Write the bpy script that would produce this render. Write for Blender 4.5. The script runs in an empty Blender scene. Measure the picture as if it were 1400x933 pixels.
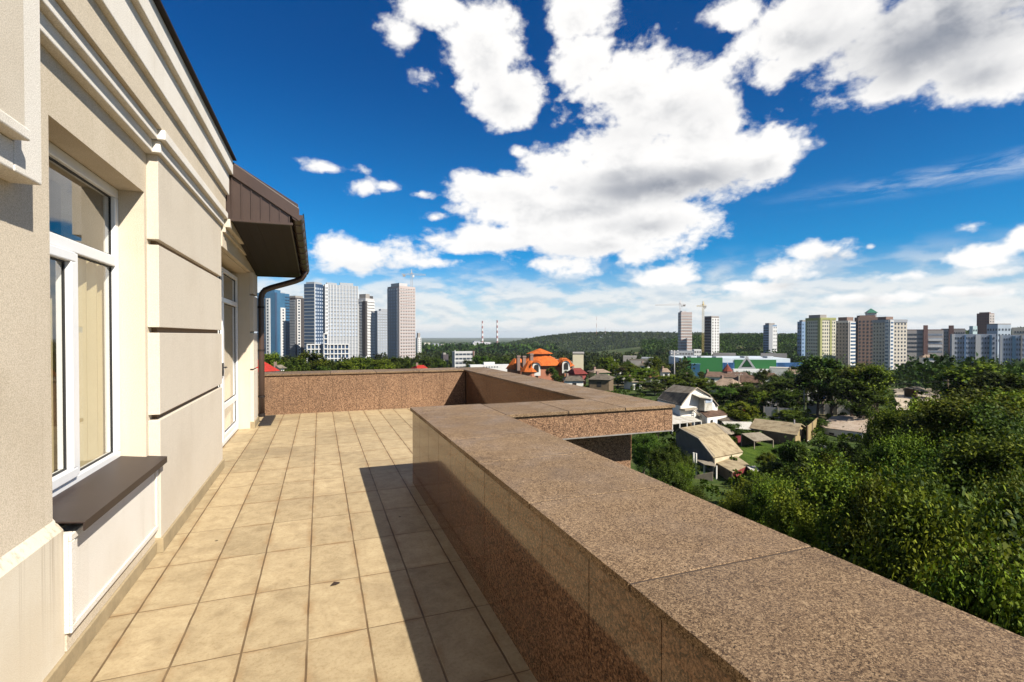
import bpy, bmesh, math, random
import numpy as np
from mathutils import Vector, Matrix
R = math.radians
SC = bpy.context.scene
COL = SC.collection

# ------------------------------------------------------------------ camera
# world: x = out from the facade, y = along the terrace, z = 0 on the terrace tiles
EYE = 1.57
FPX, YAW, PIT = 694.6, .3614, -.0121          # focal length in pixels of a 1400 px wide frame
cam_d = bpy.data.cameras.new('camera')
cam = bpy.data.objects.new('camera', cam_d); COL.objects.link(cam)
cam_d.sensor_width = 36.0
cam_d.lens = FPX * 36.0 / 1400.0
cam_d.clip_start = .05
cam_d.clip_end = 60000
cam.location = (0, 0, EYE)
cam.rotation_euler = (math.pi / 2 + PIT, 0, -YAW)
SC.camera = cam

def ray(px, py):
    """direction of a viewing ray; pixels of the 1400 x 933 photograph"""
    v = Vector(((px - 700) / FPX, (466.5 - py) / FPX, 1.0))
    F = Vector((math.sin(YAW) * math.cos(PIT), math.cos(YAW) * math.cos(PIT), math.sin(PIT)))
    Rr = Vector((math.cos(YAW), -math.sin(YAW), 0)); U = Rr.cross(F)
    return Rr * v.x + U * v.y + F * v.z
def at(px, py, d):
    """point at horizontal distance d metres from the eye"""
    r = ray(px, py); t = d / math.hypot(r.x, r.y)
    return Vector((r.x * t, r.y * t, EYE + r.z * t))
def azel(px, py):
    r = ray(px, py)
    return math.degrees(math.atan2(r.x, r.y)), math.degrees(math.atan2(r.z, math.hypot(r.x, r.y)))

# ------------------------------------------------------------------ exposure, sun
SC.render.engine = 'CYCLES'
SC.view_settings.view_transform = 'Standard'
SC.view_settings.look = 'None'
SC.view_settings.exposure = 1.05
SC.view_settings.gamma = 1.0
SC.view_settings.use_curve_mapping = False
SC.cycles.use_denoising = True
SC.cycles.max_bounces = 8
SC.cycles.transparent_max_bounces = 12
SC.cycles.sample_clamp_indirect = 6.0

SUN_TO = Vector((.47, -.80, .80)).normalized()        # direction towards the sun
SUN_EL = math.asin(SUN_TO.z)
SUN_ROT = math.atan2(SUN_TO.x, SUN_TO.y)
sun_d = bpy.data.lights.new('sun', 'SUN')
sun_d.energy = 5.0
sun_d.angle = R(.53)
sun_d.color = (1.0, .935, .835)
sun = bpy.data.objects.new('sun', sun_d); COL.objects.link(sun)
sun.rotation_euler = SUN_TO.to_track_quat('Z', 'Y').to_euler()
sun.location = (30, -60, 60)

# ------------------------------------------------------------------ sky with cumulus clouds
world = bpy.data.worlds.new('World'); SC.world = world
world.use_nodes = True
WT = world.node_tree; WT.nodes.clear()
def N(t, typ, **kw):
    n = t.nodes.new(typ)
    for k, v in kw.items(): setattr(n, k, v)
    return n
def setin(t, sock, v):
    if hasattr(v, 'is_output') or isinstance(v, bpy.types.NodeSocket): t.links.new(v, sock)
    else: sock.default_value = v
def M(t, op, a, b=None, c=None, clamp=False):
    n = N(t, 'ShaderNodeMath', operation=op, use_clamp=clamp)
    setin(t, n.inputs[0], a)
    if b is not None: setin(t, n.inputs[1], b)
    if c is not None: setin(t, n.inputs[2], c)
    return n.outputs[0]
def VM(t, op, a, b=None, c=None):
    n = N(t, 'ShaderNodeVectorMath', operation=op)
    setin(t, n.inputs[0], a)
    if b is not None: setin(t, n.inputs[1], b)
    if c is not None: setin(t, n.inputs[2], c)
    return n.outputs['Value'] if op in ('LENGTH', 'DOT_PRODUCT', 'DISTANCE') else n.outputs[0]
def MR(t, v, a, b, c=0., d=1., smooth=True):
    n = N(t, 'ShaderNodeMapRange', interpolation_type='SMOOTHSTEP' if smooth else 'LINEAR')
    n.clamp = True
    setin(t, n.inputs[0], v)
    for i, x in enumerate((a, b, c, d)): setin(t, n.inputs[i + 1], x)
    return n.outputs[0]
def MIX(t, f, a, b, blend='MIX'):
    n = N(t, 'ShaderNodeMix', data_type='RGBA', blend_type=blend)
    setin(t, n.inputs[0], f); setin(t, n.inputs[6], a); setin(t, n.inputs[7], b)
    return n.outputs[2]
def XYZ(t, x, y, z):
    n = N(t, 'ShaderNodeCombineXYZ')
    for i, v in enumerate((x, y, z)): setin(t, n.inputs[i], v)
    return n.outputs[0]
def SEP(t, v):
    n = N(t, 'ShaderNodeSeparateXYZ'); setin(t, n.inputs[0], v); return n.outputs

# the clouds seen over the terrace, each lump as (x, y, half width, half height) on the photograph,
# turned at once into azimuth and elevation so that they hang in the sky
LUMPS = [(668,62,68,84),(692,130,58,56),(830,268,160,52),(870,240,170,60),(650,100,36,38),(547,50,34,30),(583,106,24,30),(604,18,40,22),(797,18,66,52),(800,82,56,54),(865,122,105,74),
 (920,135,90,66),(960,170,75,70),(850,215,130,60),(960,225,140,62),(1040,215,62,50),(770,235,85,40),(700,258,95,34),(660,248,52,24),(760,290,150,38),(900,300,90,38),
 (690,325,120,26),(820,325,150,38),(640,330,60,14),(760,360,80,20),(870,345,60,24),(770,160,26,24),(710,208,16,12),(1010,20,50,30),(1055,98,40,32),(1120,35,140,70),(1260,55,190,95),(1350,90,130,58),(1230,105,70,38),
 (450,229,50,11),(498,257,30,15),(528,255,26,10),(574,265,20,8),(595,298,26,9),(500,347,105,27),(460,340,60,24),(580,360,50,9),(600,15,60,30),
 (1065,372,58,22),(1130,342,72,19),(1192,337,14,8),(905,375,60,18),(940,382,45,10),(1330,310,38,13),(1340,350,62,26),(1395,325,34,24),(1345,372,60,14),(1020,392,90,14),(1230,378,60,9),(1370,400,70,10),(1190,408,110,10),(1325,398,70,8)]
DARKS = [(910,252,189,36,1.0),(880,262,148,27,.6),(960,150,94,45,.28),(860,180,94,36,.35),(880,306,94,21,.6),(800,285,121,24,.35),(1300,40,270,105,1.0),(1200,60,202,82,.6),(1330,90,148,60,.7),
 (1110,30,121,60,.35),(700,130,67,45,.22),(500,368,148,18,.4),(760,345,162,18,.3),(1140,352,67,13,.6),(1080,388,67,15,.6),(1350,378,81,13,.5),(700,335,121,15,.25),(700,262,81,21,.2),(1200,412,108,12,.5),(1330,400,81,12,.6),(790,130,81,60,.12)]
tcw = N(WT, 'ShaderNodeTexCoord').outputs['Generated']
dirn = VM(WT, 'NORMALIZE', tcw)
dx, dy, dz = SEP(WT, dirn)
az = M(WT, 'MULTIPLY', M(WT, 'ARCTAN2', dx, dy), 180 / math.pi)
el = M(WT, 'MULTIPLY', M(WT, 'ARCSINE', dz), 180 / math.pi)
elc = M(WT, 'MAXIMUM', el, -2.0)
pos = XYZ(WT, az, el, 0.0)
def lump_field(p, blobs, weights=None):
    out = None
    for i, b in enumerate(blobs):
        a0, e0 = azel(b[0], b[1])
        a1, _ = azel(b[0] + b[2], b[1]); a2, _ = azel(b[0] - b[2], b[1])
        _, e1 = azel(b[0], b[1] - b[3]); _, e2 = azel(b[0], b[1] + b[3])
        sx, sy = 2.06 / max(.2, (a1 - a2)), 2.06 / max(.2, (e1 - e2))
        q = VM(WT, 'MULTIPLY_ADD', p, (sx, sy, 0), (-a0 * sx, -e0 * sy, 0))
        v = M(WT, 'MULTIPLY_ADD', VM(WT, 'LENGTH', q), -1.0, 1.0)
        if not weights: v = M(WT, 'MULTIPLY', v, min(1.0, max(.42, min(b[2], b[3] * 1.6) / 62.0)))
        if weights: v = M(WT, 'MULTIPLY', M(WT, 'MAXIMUM', v, 0.0), b[4])
        out = v if out is None else M(WT, 'SMOOTH_MAX', out, v, .07) if not weights else M(WT, 'MAXIMUM', out, v)
    return out
def fbm(p, scale, detail, rough=.55, dist=0.):
    n = N(WT, 'ShaderNodeTexNoise', noise_dimensions='3D')
    setin(WT, n.inputs['Vector'], p)
    n.inputs['Scale'].default_value = scale; n.inputs['Detail'].default_value = detail
    n.inputs['Roughness'].default_value = rough; n.inputs['Distortion'].default_value = dist
    return n.outputs[0]
def billow(p, scale, detail):
    n = N(WT, 'ShaderNodeTexVoronoi', feature='F1', voronoi_dimensions='3D')
    n.normalize = True
    setin(WT, n.inputs['Vector'], p)
    n.inputs['Scale'].default_value = scale; n.inputs['Detail'].default_value = detail; n.inputs['Roughness'].default_value = .55
    return n.outputs['Distance']
# seamless noise coordinates: round the horizon and upwards
def ncoord(delev):
    saz = M(WT, 'SINE', M(WT, 'MULTIPLY', az, math.pi / 180)); caz = M(WT, 'COSINE', M(WT, 'MULTIPLY', az, math.pi / 180))
    return XYZ(WT, M(WT, 'MULTIPLY', saz, 57.3), M(WT, 'MULTIPLY', caz, 57.3), M(WT, 'ADD', M(WT, 'MULTIPLY', el, 1.5), delev))
def texture(delev):
    c = ncoord(delev)
    wob = N(WT, 'ShaderNodeTexNoise'); setin(WT, wob.inputs['Vector'], c); wob.inputs['Scale'].default_value = .5; wob.inputs['Detail'].default_value = 3
    cw = VM(WT, 'MULTIPLY_ADD', wob.outputs['Color'], (1.6, 1.6, 1.6), c)
    b = billow(cw, .34, 2.5)
    f = fbm(c, .17, 9, .54, .3)
    f2 = fbm(c, 1.1, 6, .58)
    return M(WT, 'ADD', M(WT, 'MULTIPLY_ADD', b, -.85, .37), M(WT, 'ADD', M(WT, 'MULTIPLY_ADD', f, 1.45, -.72), M(WT, 'MULTIPLY_ADD', f2, .38, -.19)))
tx0, tx1 = texture(0.0), texture(1.7)
env0 = lump_field(pos, LUMPS)
env1 = lump_field(VM(WT, 'ADD', pos, (.5, 1.5, 0)), LUMPS)
# clouds over the half of the sky behind the camera, seen only in the window panes
beh = MR(WT, M(WT, 'ABSOLUTE', M(WT, 'SUBTRACT', az, 22.0)), 50., 62.)
envb = M(WT, 'MULTIPLY_ADD', fbm(ncoord(7.0), .055, 3, .5), 5.0, -2.75)
env0 = M(WT, 'MAXIMUM', env0, M(WT, 'MULTIPLY_ADD', M(WT, 'SUBTRACT', 1.0, beh), -9.0, envb))
den0 = M(WT, 'MULTIPLY_ADD', tx0, .95, M(WT, 'ADD', env0, -.25))
den1 = M(WT, 'MULTIPLY_ADD', tx1, .95, M(WT, 'ADD', env1, -.25))
alpha = MR(WT, den0, -.16, .21)
thick = MR(WT, den0, .05, .75)
over = MR(WT, den1, .10, .95)
dark = lump_field(VM(WT, 'ADD', pos, XYZ(WT, M(WT, 'MULTIPLY', tx0, .8), M(WT, 'MULTIPLY', tx0, 1.0), 0.0)), DARKS, True)
emb = M(WT, 'MULTIPLY', M(WT, 'SUBTRACT', tx1, tx0), .38)
shade = M(WT, 'ADD', M(WT, 'MULTIPLY', M(WT, 'MULTIPLY', thick, over), .60), M(WT, 'MULTIPLY_ADD', M(WT, 'MULTIPLY', dark, MR(WT, tx1, -.55, .40, 1.5, .45)), 1.5, emb))
shade = MR(WT, shade, -.10, 1.65)
WHITE, GREY = (.97, .955, .935, 1), (.27, .295, .345, 1)
ccol = MIX(WT, shade, WHITE, GREY)
# layered fair-weather cloud low over the horizon
lowc = XYZ(WT, M(WT, 'MULTIPLY', M(WT, 'SINE', M(WT, 'MULTIPLY', az, math.pi / 180)), 15.), M(WT, 'MULTIPLY', M(WT, 'COSINE', M(WT, 'MULTIPLY', az, math.pi / 180)), 15.), M(WT, 'MULTIPLY', el, .72))
lown = fbm(lowc, .8, 7, .52, .1)
lown2 = fbm(VM(WT, 'ADD', lowc, (0, 0, .4)), .8, 7, .52, .1)
lowenv = M(WT, 'MULTIPLY', MR(WT, el, 9.5, 4.0), MR(WT, el, -.5, 1.0))
lowa = M(WT, 'MULTIPLY', MR(WT, M(WT, 'ADD', lown, M(WT, 'MULTIPLY', MR(WT, el, 8.5, 2.5), .13)), .44, .66), lowenv)
lowcol = MIX(WT, MR(WT, M(WT, 'ADD', M(WT, 'SUBTRACT', lown2, lown), M(WT, 'MULTIPLY', lown2, .3)), .10, .32), (.90, .875, .84, 1), (.64, .69, .735, 1))
# thin streak of high cloud towards the right
a1_, e1_ = azel(1120, 268); a2_, e2_ = azel(1400, 222)
slope = (e2_ - e1_) / (a2_ - a1_)
sd = M(WT, 'SUBTRACT', el, M(WT, 'MULTIPLY_ADD', M(WT, 'SUBTRACT', az, a1_), slope, e1_))
cirn = fbm(XYZ(WT, M(WT, 'MULTIPLY', az, .22), M(WT, 'MULTIPLY_ADD', sd, 1.0, 3.0), 0.0), 1.0, 6, .6, .4)
cir = M(WT, 'MULTIPLY', M(WT, 'MULTIPLY', MR(WT, M(WT, 'ABSOLUTE', sd), 1.5, .0), MR(WT, cirn, .38, .72)), MR(WT, az, a1_ - 8, a1_ + 14))
sky = N(WT, 'ShaderNodeTexSky', sky_type='NISHITA')
sky.sun_disc = False
sky.sun_elevation = SUN_EL; sky.sun_rotation = SUN_ROT
sky.altitude = 200; sky.air_density = 1.0; sky.dust_density = .6; sky.ozone_density = 2.2
SKY_STRENGTH = .10
blue = MIX(WT, 1.0, sky.outputs[0], (.055, .64, 1.16, 1), 'MULTIPLY')
deep = MIX(WT, MR(WT, el, 3.0, 30.0), (1.25, 1.12, 1.0, 1), (.42, .62, .74, 1))
blue = MIX(WT, 1.0, blue, deep, 'MULTIPLY')
SKY_LEVEL = .53
blue = MIX(WT, 1.0, blue, (SKY_LEVEL, SKY_LEVEL, SKY_LEVEL, 1), 'MULTIPLY')
k = SKY_LEVEL / SKY_STRENGTH
def bright(c): return MIX(WT, 1.0, c, (k, k, k, 1), 'MULTIPLY')
hz = MR(WT, el, 9.0, .3)
c = MIX(WT, M(WT, 'MULTIPLY', hz, .80), blue, bright((.74, .785, .81, 1)))
c = MIX(WT, M(WT, 'MULTIPLY', cir, .5), c, bright((.80, .85, .90, 1)))
c = MIX(WT, M(WT, 'MULTIPLY', lowa, .75), c, bright(lowcol))
c = MIX(WT, M(WT, 'MULTIPLY', alpha, .98), c, bright(ccol))
c = MIX(WT, MR(WT, el, -.3, -1.5), c, bright((.16, .17, .15, 1)))
bg = N(WT, 'ShaderNodeBackground'); bg.inputs[1].default_value = SKY_STRENGTH
WT.links.new(c, bg.inputs[0])
wo = N(WT, 'ShaderNodeOutputWorld'); WT.links.new(bg.outputs[0], wo.inputs[0])
world.cycles.sampling_method = 'MANUAL'; world.cycles.sample_map_resolution = 512

# ------------------------------------------------------------------ materials
def newmat(name):
    m = bpy.data.materials.new(name); m.use_nodes = True
    t = m.node_tree; t.nodes.clear()
    o = N(t, 'ShaderNodeOutputMaterial'); b = N(t, 'ShaderNodeBsdfPrincipled')
    t.links.new(b.outputs[0], o.inputs[0])
    return m, t, b, o
def ocoord(t): return N(t, 'ShaderNodeTexCoord').outputs['Object']
def noise(t, p, scale, detail=4, rough=.55, dist=0., col=False):
    n = N(t, 'ShaderNodeTexNoise'); setin(t, n.inputs['Vector'], p)
    n.inputs['Scale'].default_value = scale; n.inputs['Detail'].default_value = detail
    n.inputs['Roughness'].default_value = rough; n.inputs['Distortion'].default_value = dist
    return n.outputs['Color' if col else 0]
def ramp(t, v, stops, interp='LINEAR'):
    n = N(t, 'ShaderNodeValToRGB'); r = n.color_ramp; r.interpolation = interp
    while len(r.elements) < len(stops): r.elements.new(.5)
    for e, (p, c) in zip(r.elements, stops): e.position = p; e.color = (*c, 1) if len(c) == 3 else c
    setin(t, n.inputs[0], v); return n.outputs[0]
def bump(t, b, h, strength, dist=.01):
    n = N(t, 'ShaderNodeBump'); n.inputs['Strength'].default_value = strength; n.inputs['Distance'].default_value = dist
    setin(t, n.inputs['Height'], h); t.links.new(n.outputs[0], b.inputs['Normal'])
MATS = {}
def plain(name, col, rough=.7, metal=0., var=.12, scale=2., bumps=None, spec=.3):
    """a paint, metal or render colour with slow uneven wear"""
    if name in MATS: return MATS[name]
    m, t, b, o = newmat(name); p = ocoord(t)
    f = M(t, 'ADD', M(t, 'MULTIPLY', noise(t, p, scale, 5, .6), .7), M(t, 'MULTIPLY', noise(t, p, scale * 9, 3), .3))
    lo = tuple(c * (1 - var) for c in col); hi = tuple(min(1, c * (1 + var)) for c in col)
    t.links.new(ramp(t, f, [(.3, lo), (.7, hi)]), b.inputs['Base Color'])
    b.inputs['Roughness'].default_value = rough; b.inputs['Metallic'].default_value = metal
    b.inputs['Specular IOR Level'].default_value = spec
    if bumps: bump(t, b, noise(t, p, bumps[0], 3), bumps[1], bumps[2])
    MATS[name] = m; return m

def stucco(name, col, dirt):
    m, t, b, o = newmat(name); p = ocoord(t)
    grain = noise(t, p, 210, 4, .7); big = noise(t, p, 1.3, 6, .6); mid = noise(t, p, 14, 4)
    # run-off streaks: noise stretched down the wall
    st = noise(t, VM(t, 'MULTIPLY', p, (16, 16, 1.0)), 1.0, 5, .6)
    c = MIX(t, MR(t, big, .42, .75, 0, .55), (*col, 1), (*dirt, 1))
    c = MIX(t, MR(t, st, .53, .76, 0, .26), c, (*[d * .82 for d in dirt], 1))
    c = MIX(t, MR(t, grain, .36, .62, .62, 0), c, (*[d * .62 for d in dirt], 1))
    t.links.new(c, b.inputs['Base Color'])
    b.inputs['Roughness'].default_value = .92; b.inputs['Specular IOR Level'].default_value = .12
    bump(t, b, M(t, 'ADD', M(t, 'MULTIPLY', grain, 1.0), M(t, 'MULTIPLY', mid, .4)), .5, .0035)
    return m
STUCCO = stucco('cream_stucco', (.60, .52, .405), (.46, .385, .275))
STUCCO_PIER = stucco('pale_cream_stucco', (.61, .545, .445), (.49, .42, .325))
MOULD = stucco('off_white_stucco', (.74, .70, .63), (.58, .52, .425))
def stained():
    m, t, b, o = newmat('stained_plinth'); p = ocoord(t)
    s = SEP(t, p)
    st = noise(t, VM(t, 'MULTIPLY', p, (30, 30, .35)), 1.0, 4, .65)
    grain = noise(t, p, 260, 3, .6); big = noise(t, p, 2.2, 5)
    c = MIX(t, MR(t, big, .35, .7, 0, .6), (.60, .55, .445, 1), (.50, .43, .315, 1))
    c = MIX(t, M(t, 'MULTIPLY', MR(t, st, .50, .68), MR(t, s[2], .1, .75, .05, .75)), c, (.30, .24, .17, 1))
    c = MIX(t, MR(t, grain, .35, .6, .2, 0), c, (.4, .3, .2, 1))
    t.links.new(c, b.inputs['Base Color']); b.inputs['Roughness'].default_value = .9
    bump(t, b, grain, .5, .004)
    return m
STAINED = stained()

def granite(name, rough, dark=1.0, spec=.5, warm=1.0, gs=1.0):
    m, t, b, o = newmat(name); p = ocoord(t)
    wob = VM(t, 'MULTIPLY_ADD', noise(t, p, 160, 2, .5, 0, True), (.012, .012, .012), p)
    v = N(t, 'ShaderNodeTexVoronoi'); setin(t, v.inputs['Vector'], wob); v.inputs['Scale'].default_value = 180 * gs
    v2 = N(t, 'ShaderNodeTexVoronoi'); setin(t, v2.inputs['Vector'], wob); v2.inputs['Scale'].default_value = 400 * gs
    r1 = SEP(t, v.outputs['Color'])[0]; r2 = SEP(t, v2.outputs['Color'])[0]
    cl = noise(t, p, 14, 4, .6); fn = noise(t, p, 420, 2, .6)
    f = M(t, 'ADD', M(t, 'MULTIPLY', r1, .46), M(t, 'ADD', M(t, 'MULTIPLY', r2, .40), M(t, 'ADD', M(t, 'MULTIPLY_ADD', cl, .16, -.08), M(t, 'MULTIPLY_ADD', fn, .25, -.10))))
    d = dark
    f = M(t, 'MULTIPLY_ADD', M(t, 'SUBTRACT', f, .5), .98 if gs > 1 else .9, .5)
    c = ramp(t, f, [(.10, (.012*d, .008*d, .006*d)), (.28, (.058*d, .036*d, .021*d)), (.46, (.155*d, .104*d, .060*d)), (.66, (.265*d, .185*d, .108*d)), (.92, (.45*d, .345*d, .215*d))])
    slab = N(t, 'ShaderNodeObjectInfo').outputs['Random']; tone = MR(t, slab, 0, 1, .86, 1.12, False)
    c = MIX(t, 1.0, c, XYZ(t, tone, M(t, 'MULTIPLY', tone, .94 * warm), M(t, 'MULTIPLY', tone, .93 * warm)), 'MULTIPLY')
    wet = noise(t, VM(t, 'MULTIPLY', p, (1, 1, .35)), 2.6, 6, .68)
    c = MIX(t, MR(t, wet, .56, .74, 0, .38), c, (.075, .052, .036, 1))
    big = noise(t, p, 1.1, 5, .6)
    c = MIX(t, 1.0, c, ramp(t, big, [(.3, (.82, .80, .80)), (.7, (1.12, 1.1, 1.08))]), 'MULTIPLY')
    t.links.new(c, b.inputs['Base Color'])
    rn = noise(t, p, 3.0, 5)
    t.links.new(MR(t, rn, .3, .7, rough * .75, rough * 1.4), b.inputs['Roughness'])
    b.inputs['Specular IOR Level'].default_value = spec
    bump(t, b, r2, .06, .001)
    return m
GRANITE_TOP = granite('brown_granite_coping', .58, 1.0, .14, 1.05, 1.25)
GRANITE_POL = granite('polished_brown_granite', .045, .74, .36, .84, .62)
GRANITE_ROUGH = granite('coarse_brown_granite', .6, 1.0, .2, .92, .62)

TX0, TW, TY0, TD = -.069, .3018, 2.799, .6176
def tiles():
    m, t, b, o = newmat('terrace_tile'); p = ocoord(t); s = SEP(t, p)
    wv = M(t, 'MULTIPLY_ADD', noise(t, p, 7, 3), .006, -.003)
    u = M(t, 'DIVIDE', M(t, 'ADD', M(t, 'SUBTRACT', s[0], TX0), wv), TW); v = M(t, 'DIVIDE', M(t, 'ADD', M(t, 'SUBTRACT', s[1], TY0), wv), TD)
    fu = M(t, 'ABSOLUTE', M(t, 'SUBTRACT', M(t, 'FRACT', u), .5)); fv = M(t, 'ABSOLUTE', M(t, 'SUBTRACT', M(t, 'FRACT', v), .5))
    ju = MR(t, fu, .5 - .0070 / TW, .5 - .0030 / TW); jv = MR(t, fv, .5 - .0045 / TD, .5 - .0015 / TD)
    joint = M(t, 'MAXIMUM', ju, jv)
    cell = XYZ(t, M(t, 'FLOOR', u), M(t, 'FLOOR', v), 0.)
    w = N(t, 'ShaderNodeTexWhiteNoise', noise_dimensions='3D'); setin(t, w.inputs['Vector'], cell)
    pc = VM(t, 'MULTIPLY_ADD', w.outputs['Color'], (9, 9, 9), p)
    mott = noise(t, pc, 8.5, 8, .70, .4); fine = noise(t, p, 55, 4, .6); spk = noise(t, p, 170, 2)
    stain = noise(t, p, .9, 6, .62)
    c = ramp(t, mott, [(.30, (.25, .19, .108)), (.5, (.345, .27, .158)), (.72, (.42, .338, .205))])
    c = MIX(t, MR(t, fine, .45, .72, 0, .5), c, (.24, .17, .085, 1))
    c = MIX(t, MR(t, stain, .50, .68, 0, .5), c, (.20, .15, .09, 1))
    c = MIX(t, MR(t, spk, .60, .70, 0, .5), c, (.2, .12, .06, 1))
    c = MIX(t, 1.0, c, ramp(t, w.outputs['Value'], [(0, (.87, .86, .85)), (1, (1.08, 1.07, 1.06))]), 'MULTIPLY')
    pit = N(t, 'ShaderNodeTexVoronoi'); setin(t, pit.inputs['Vector'], p); pit.inputs['Scale'].default_value = 2.1
    c = MIX(t, MR(t, M(t, 'ADD', pit.outputs['Distance'], M(t, 'MULTIPLY_ADD', fine, .05, -.025)), .030, .018), c, (.06, .04, .025, 1))
    # darker dirt gathered along the joints
    edge = M(t, 'MAXIMUM', MR(t, fu, .5 - .05 / TW, .5), MR(t, fv, .5 - .04 / TD, .5))
    c = MIX(t, M(t, 'MULTIPLY', edge, MR(t, noise(t, p, 5, 4), .38, .68, 0., .75)), c, (.24, .15, .07, 1))
    c = MIX(t, M(t, 'MULTIPLY', joint, MR(t, noise(t, p, 3, 3), .25, .6, .55, .98)), c, (.10, .062, .03, 1))
    t.links.new(c, b.inputs['Base Color']); b.inputs['Roughness'].default_value = .62; b.inputs['Specular IOR Level'].default_value = .25
    bump(t, b, M(t, 'ADD', M(t, 'MULTIPLY', joint, -1.0), M(t, 'MULTIPLY', fine, .18)), .6, .004)
    return m
TILE = tiles()
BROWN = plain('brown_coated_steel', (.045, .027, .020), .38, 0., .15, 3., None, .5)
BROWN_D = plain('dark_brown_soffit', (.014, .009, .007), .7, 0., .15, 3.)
SILLM = plain('dark_brown_sill_metal', (.030, .020, .017), .45, 0., .2, 4., None, .25)
PVC = plain('white_pvc', (.66, .655, .64), .32, 0., .04, 3., None, .5)
DARKM = plain('dark_iron', (.035, .032, .030), .5, .3, .2, 20.)
SKIRT = plain('tan_skirting_tile', (.28, .22, .13), .7, 0., .25, 6., (60, .3, .004))
GROUTD = plain('dark_gap', (.05, .035, .025), .9)
CURT = plain('pale_yellow_blind', (.40, .335, .20), .85, 0., .06, 3.)
ROOMM = plain('room_wall', (.35, .30, .22), .9)
def glass(name, tint=(.88, .89, .86)):
    m = bpy.data.materials.new(name); m.use_nodes = True; t = m.node_tree; t.nodes.clear()
    o = N(t, 'ShaderNodeOutputMaterial'); g = N(t, 'ShaderNodeBsdfGlossy'); g.inputs['Roughness'].default_value = .012
    g.inputs['Color'].default_value = (1, 1, 1, 1)
    tr = N(t, 'ShaderNodeBsdfTransparent'); tr.inputs[0].default_value = (*tint, 1)
    f = N(t, 'ShaderNodeLayerWeight'); f.inputs[0].default_value = .5
    fac = M(t, 'MULTIPLY_ADD', M(t, 'POWER', f.outputs['Facing'], 4.0), .88, .08, clamp=True)
    mx = N(t, 'ShaderNodeMixShader'); t.links.new(fac, mx.inputs[0]); t.links.new(tr.outputs[0], mx.inputs[1]); t.links.new(g.outputs[0], mx.inputs[2])
    t.links.new(mx.outputs[0], o.inputs[0]); return m
GLASS = glass('window_glass')
BLIND_GAP = plain('window_rubber', (.02, .02, .02), .6)

# ------------------------------------------------------------------ mesh tools
class MB:
    """collects shapes in world coordinates and links them as one mesh object"""
    def __init__(s): s.v = []; s.f = []
    def face(s, *pts):
        i = len(s.v); s.v += [tuple(p) for p in pts]; s.f.append(tuple(range(i, i + len(pts)))); return s
    def add(s, vs, fs):
        i = len(s.v); s.v += [tuple(p) for p in vs]; s.f += [tuple(k + i for k in f) for f in fs]; return s
    def box(s, a, b):
        x0, y0, z0 = [min(p, q) for p, q in zip(a, b)]; x1, y1, z1 = [max(p, q) for p, q in zip(a, b)]
        return s.add([(x0,y0,z0),(x1,y0,z0),(x1,y1,z0),(x0,y1,z0),(x0,y0,z1),(x1,y0,z1),(x1,y1,z1),(x0,y1,z1)],
                     [(0,3,2,1),(4,5,6,7),(0,1,5,4),(1,2,6,5),(2,3,7,6),(3,0,4,7)])
    def obox(s, c, u, w, lu, lw, z0, z1):
        """upright box on a turned rectangle: corner c, unit directions u and w"""
        c, u, w = Vector(c), Vector(u), Vector(w)
        p = [c, c + u * lu, c + u * lu + w * lw, c + w * lw]
        if (u.cross(w)).z < 0: p.reverse()
        return s.prism(p, z0, z1)
    def prism(s, poly, z0, z1):
        n = len(poly); vs = [(p[0], p[1], z0) for p in poly] + [(p[0], p[1], z1) for p in poly]
        return s.add(vs, [tuple(range(n - 1, -1, -1)), tuple(range(n, 2 * n))] + [(i, (i + 1) % n, n + (i + 1) % n, n + i) for i in range(n)])
    def extr(s, poly, d):
        """any planar polygon pushed along the vector d"""
        n = len(poly); d = Vector(d); a = [Vector(p) for p in poly]
        return s.add(a + [p + d for p in a], [tuple(range(n)), tuple(range(2 * n - 1, n - 1, -1))] + [(i, n + i, n + (i + 1) % n, (i + 1) % n) for i in range(n)])
    def tube(s, pts, r, n=10, caps=True):
        pts = [Vector(p) for p in pts]; rs = r if isinstance(r, (list, tuple)) else [r] * len(pts)
        i0 = len(s.v); up = None
        for k, p in enumerate(pts):
            d = (pts[min(k + 1, len(pts) - 1)] - pts[max(k - 1, 0)]).normalized()
            if up is None: up = d.orthogonal().normalized()
            else: up = (up - d * up.dot(d)).normalized()
            w = d.cross(up)
            for j in range(n):
                a = 2 * math.pi * j / n; s.v.append(tuple(p + (up * math.cos(a) + w * math.sin(a)) * rs[k]))
        for k in range(len(pts) - 1):
            for j in range(n):
                a, b = i0 + k * n + j, i0 + k * n + (j + 1) % n; s.f.append((a, b, b + n, a + n))
        if caps:
            s.f.append(tuple(i0 + j for j in range(n - 1, -1, -1))); e = i0 + (len(pts) - 1) * n; s.f.append(tuple(e + j for j in range(n)))
        return s
    def build(s, name, mat, parent=None, smooth=False, bevel=0., loc=None):
        org = Vector((0, 0, 0)); q = parent
        while q is not None: org += q.location; q = q.parent
        if loc is not None: org = Vector(loc)
        me = bpy.data.meshes.new(name)
        me.from_pydata([tuple(Vector(v) - org) for v in s.v], [], s.f); me.update()
        me.materials.append(mat)
        if smooth:
            for p in me.polygons: p.use_smooth = True
        o = bpy.data.objects.new(name, me); COL.objects.link(o)
        if parent is not None: o.parent = parent
        elif loc is not None: o.location = loc
        if bevel:
            bv = o.modifiers.new('bevel', 'BEVEL'); bv.width = bevel; bv.segments = 2; bv.limit_method = 'ANGLE'
            bv.harden_normals = False
        return o
def tag(o, label=None, cat=None, group=None, kind=None):
    if label: o['label'] = label
    if cat: o['category'] = cat
    if group: o['group'] = group
    if kind: o['kind'] = kind
    return o
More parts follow.
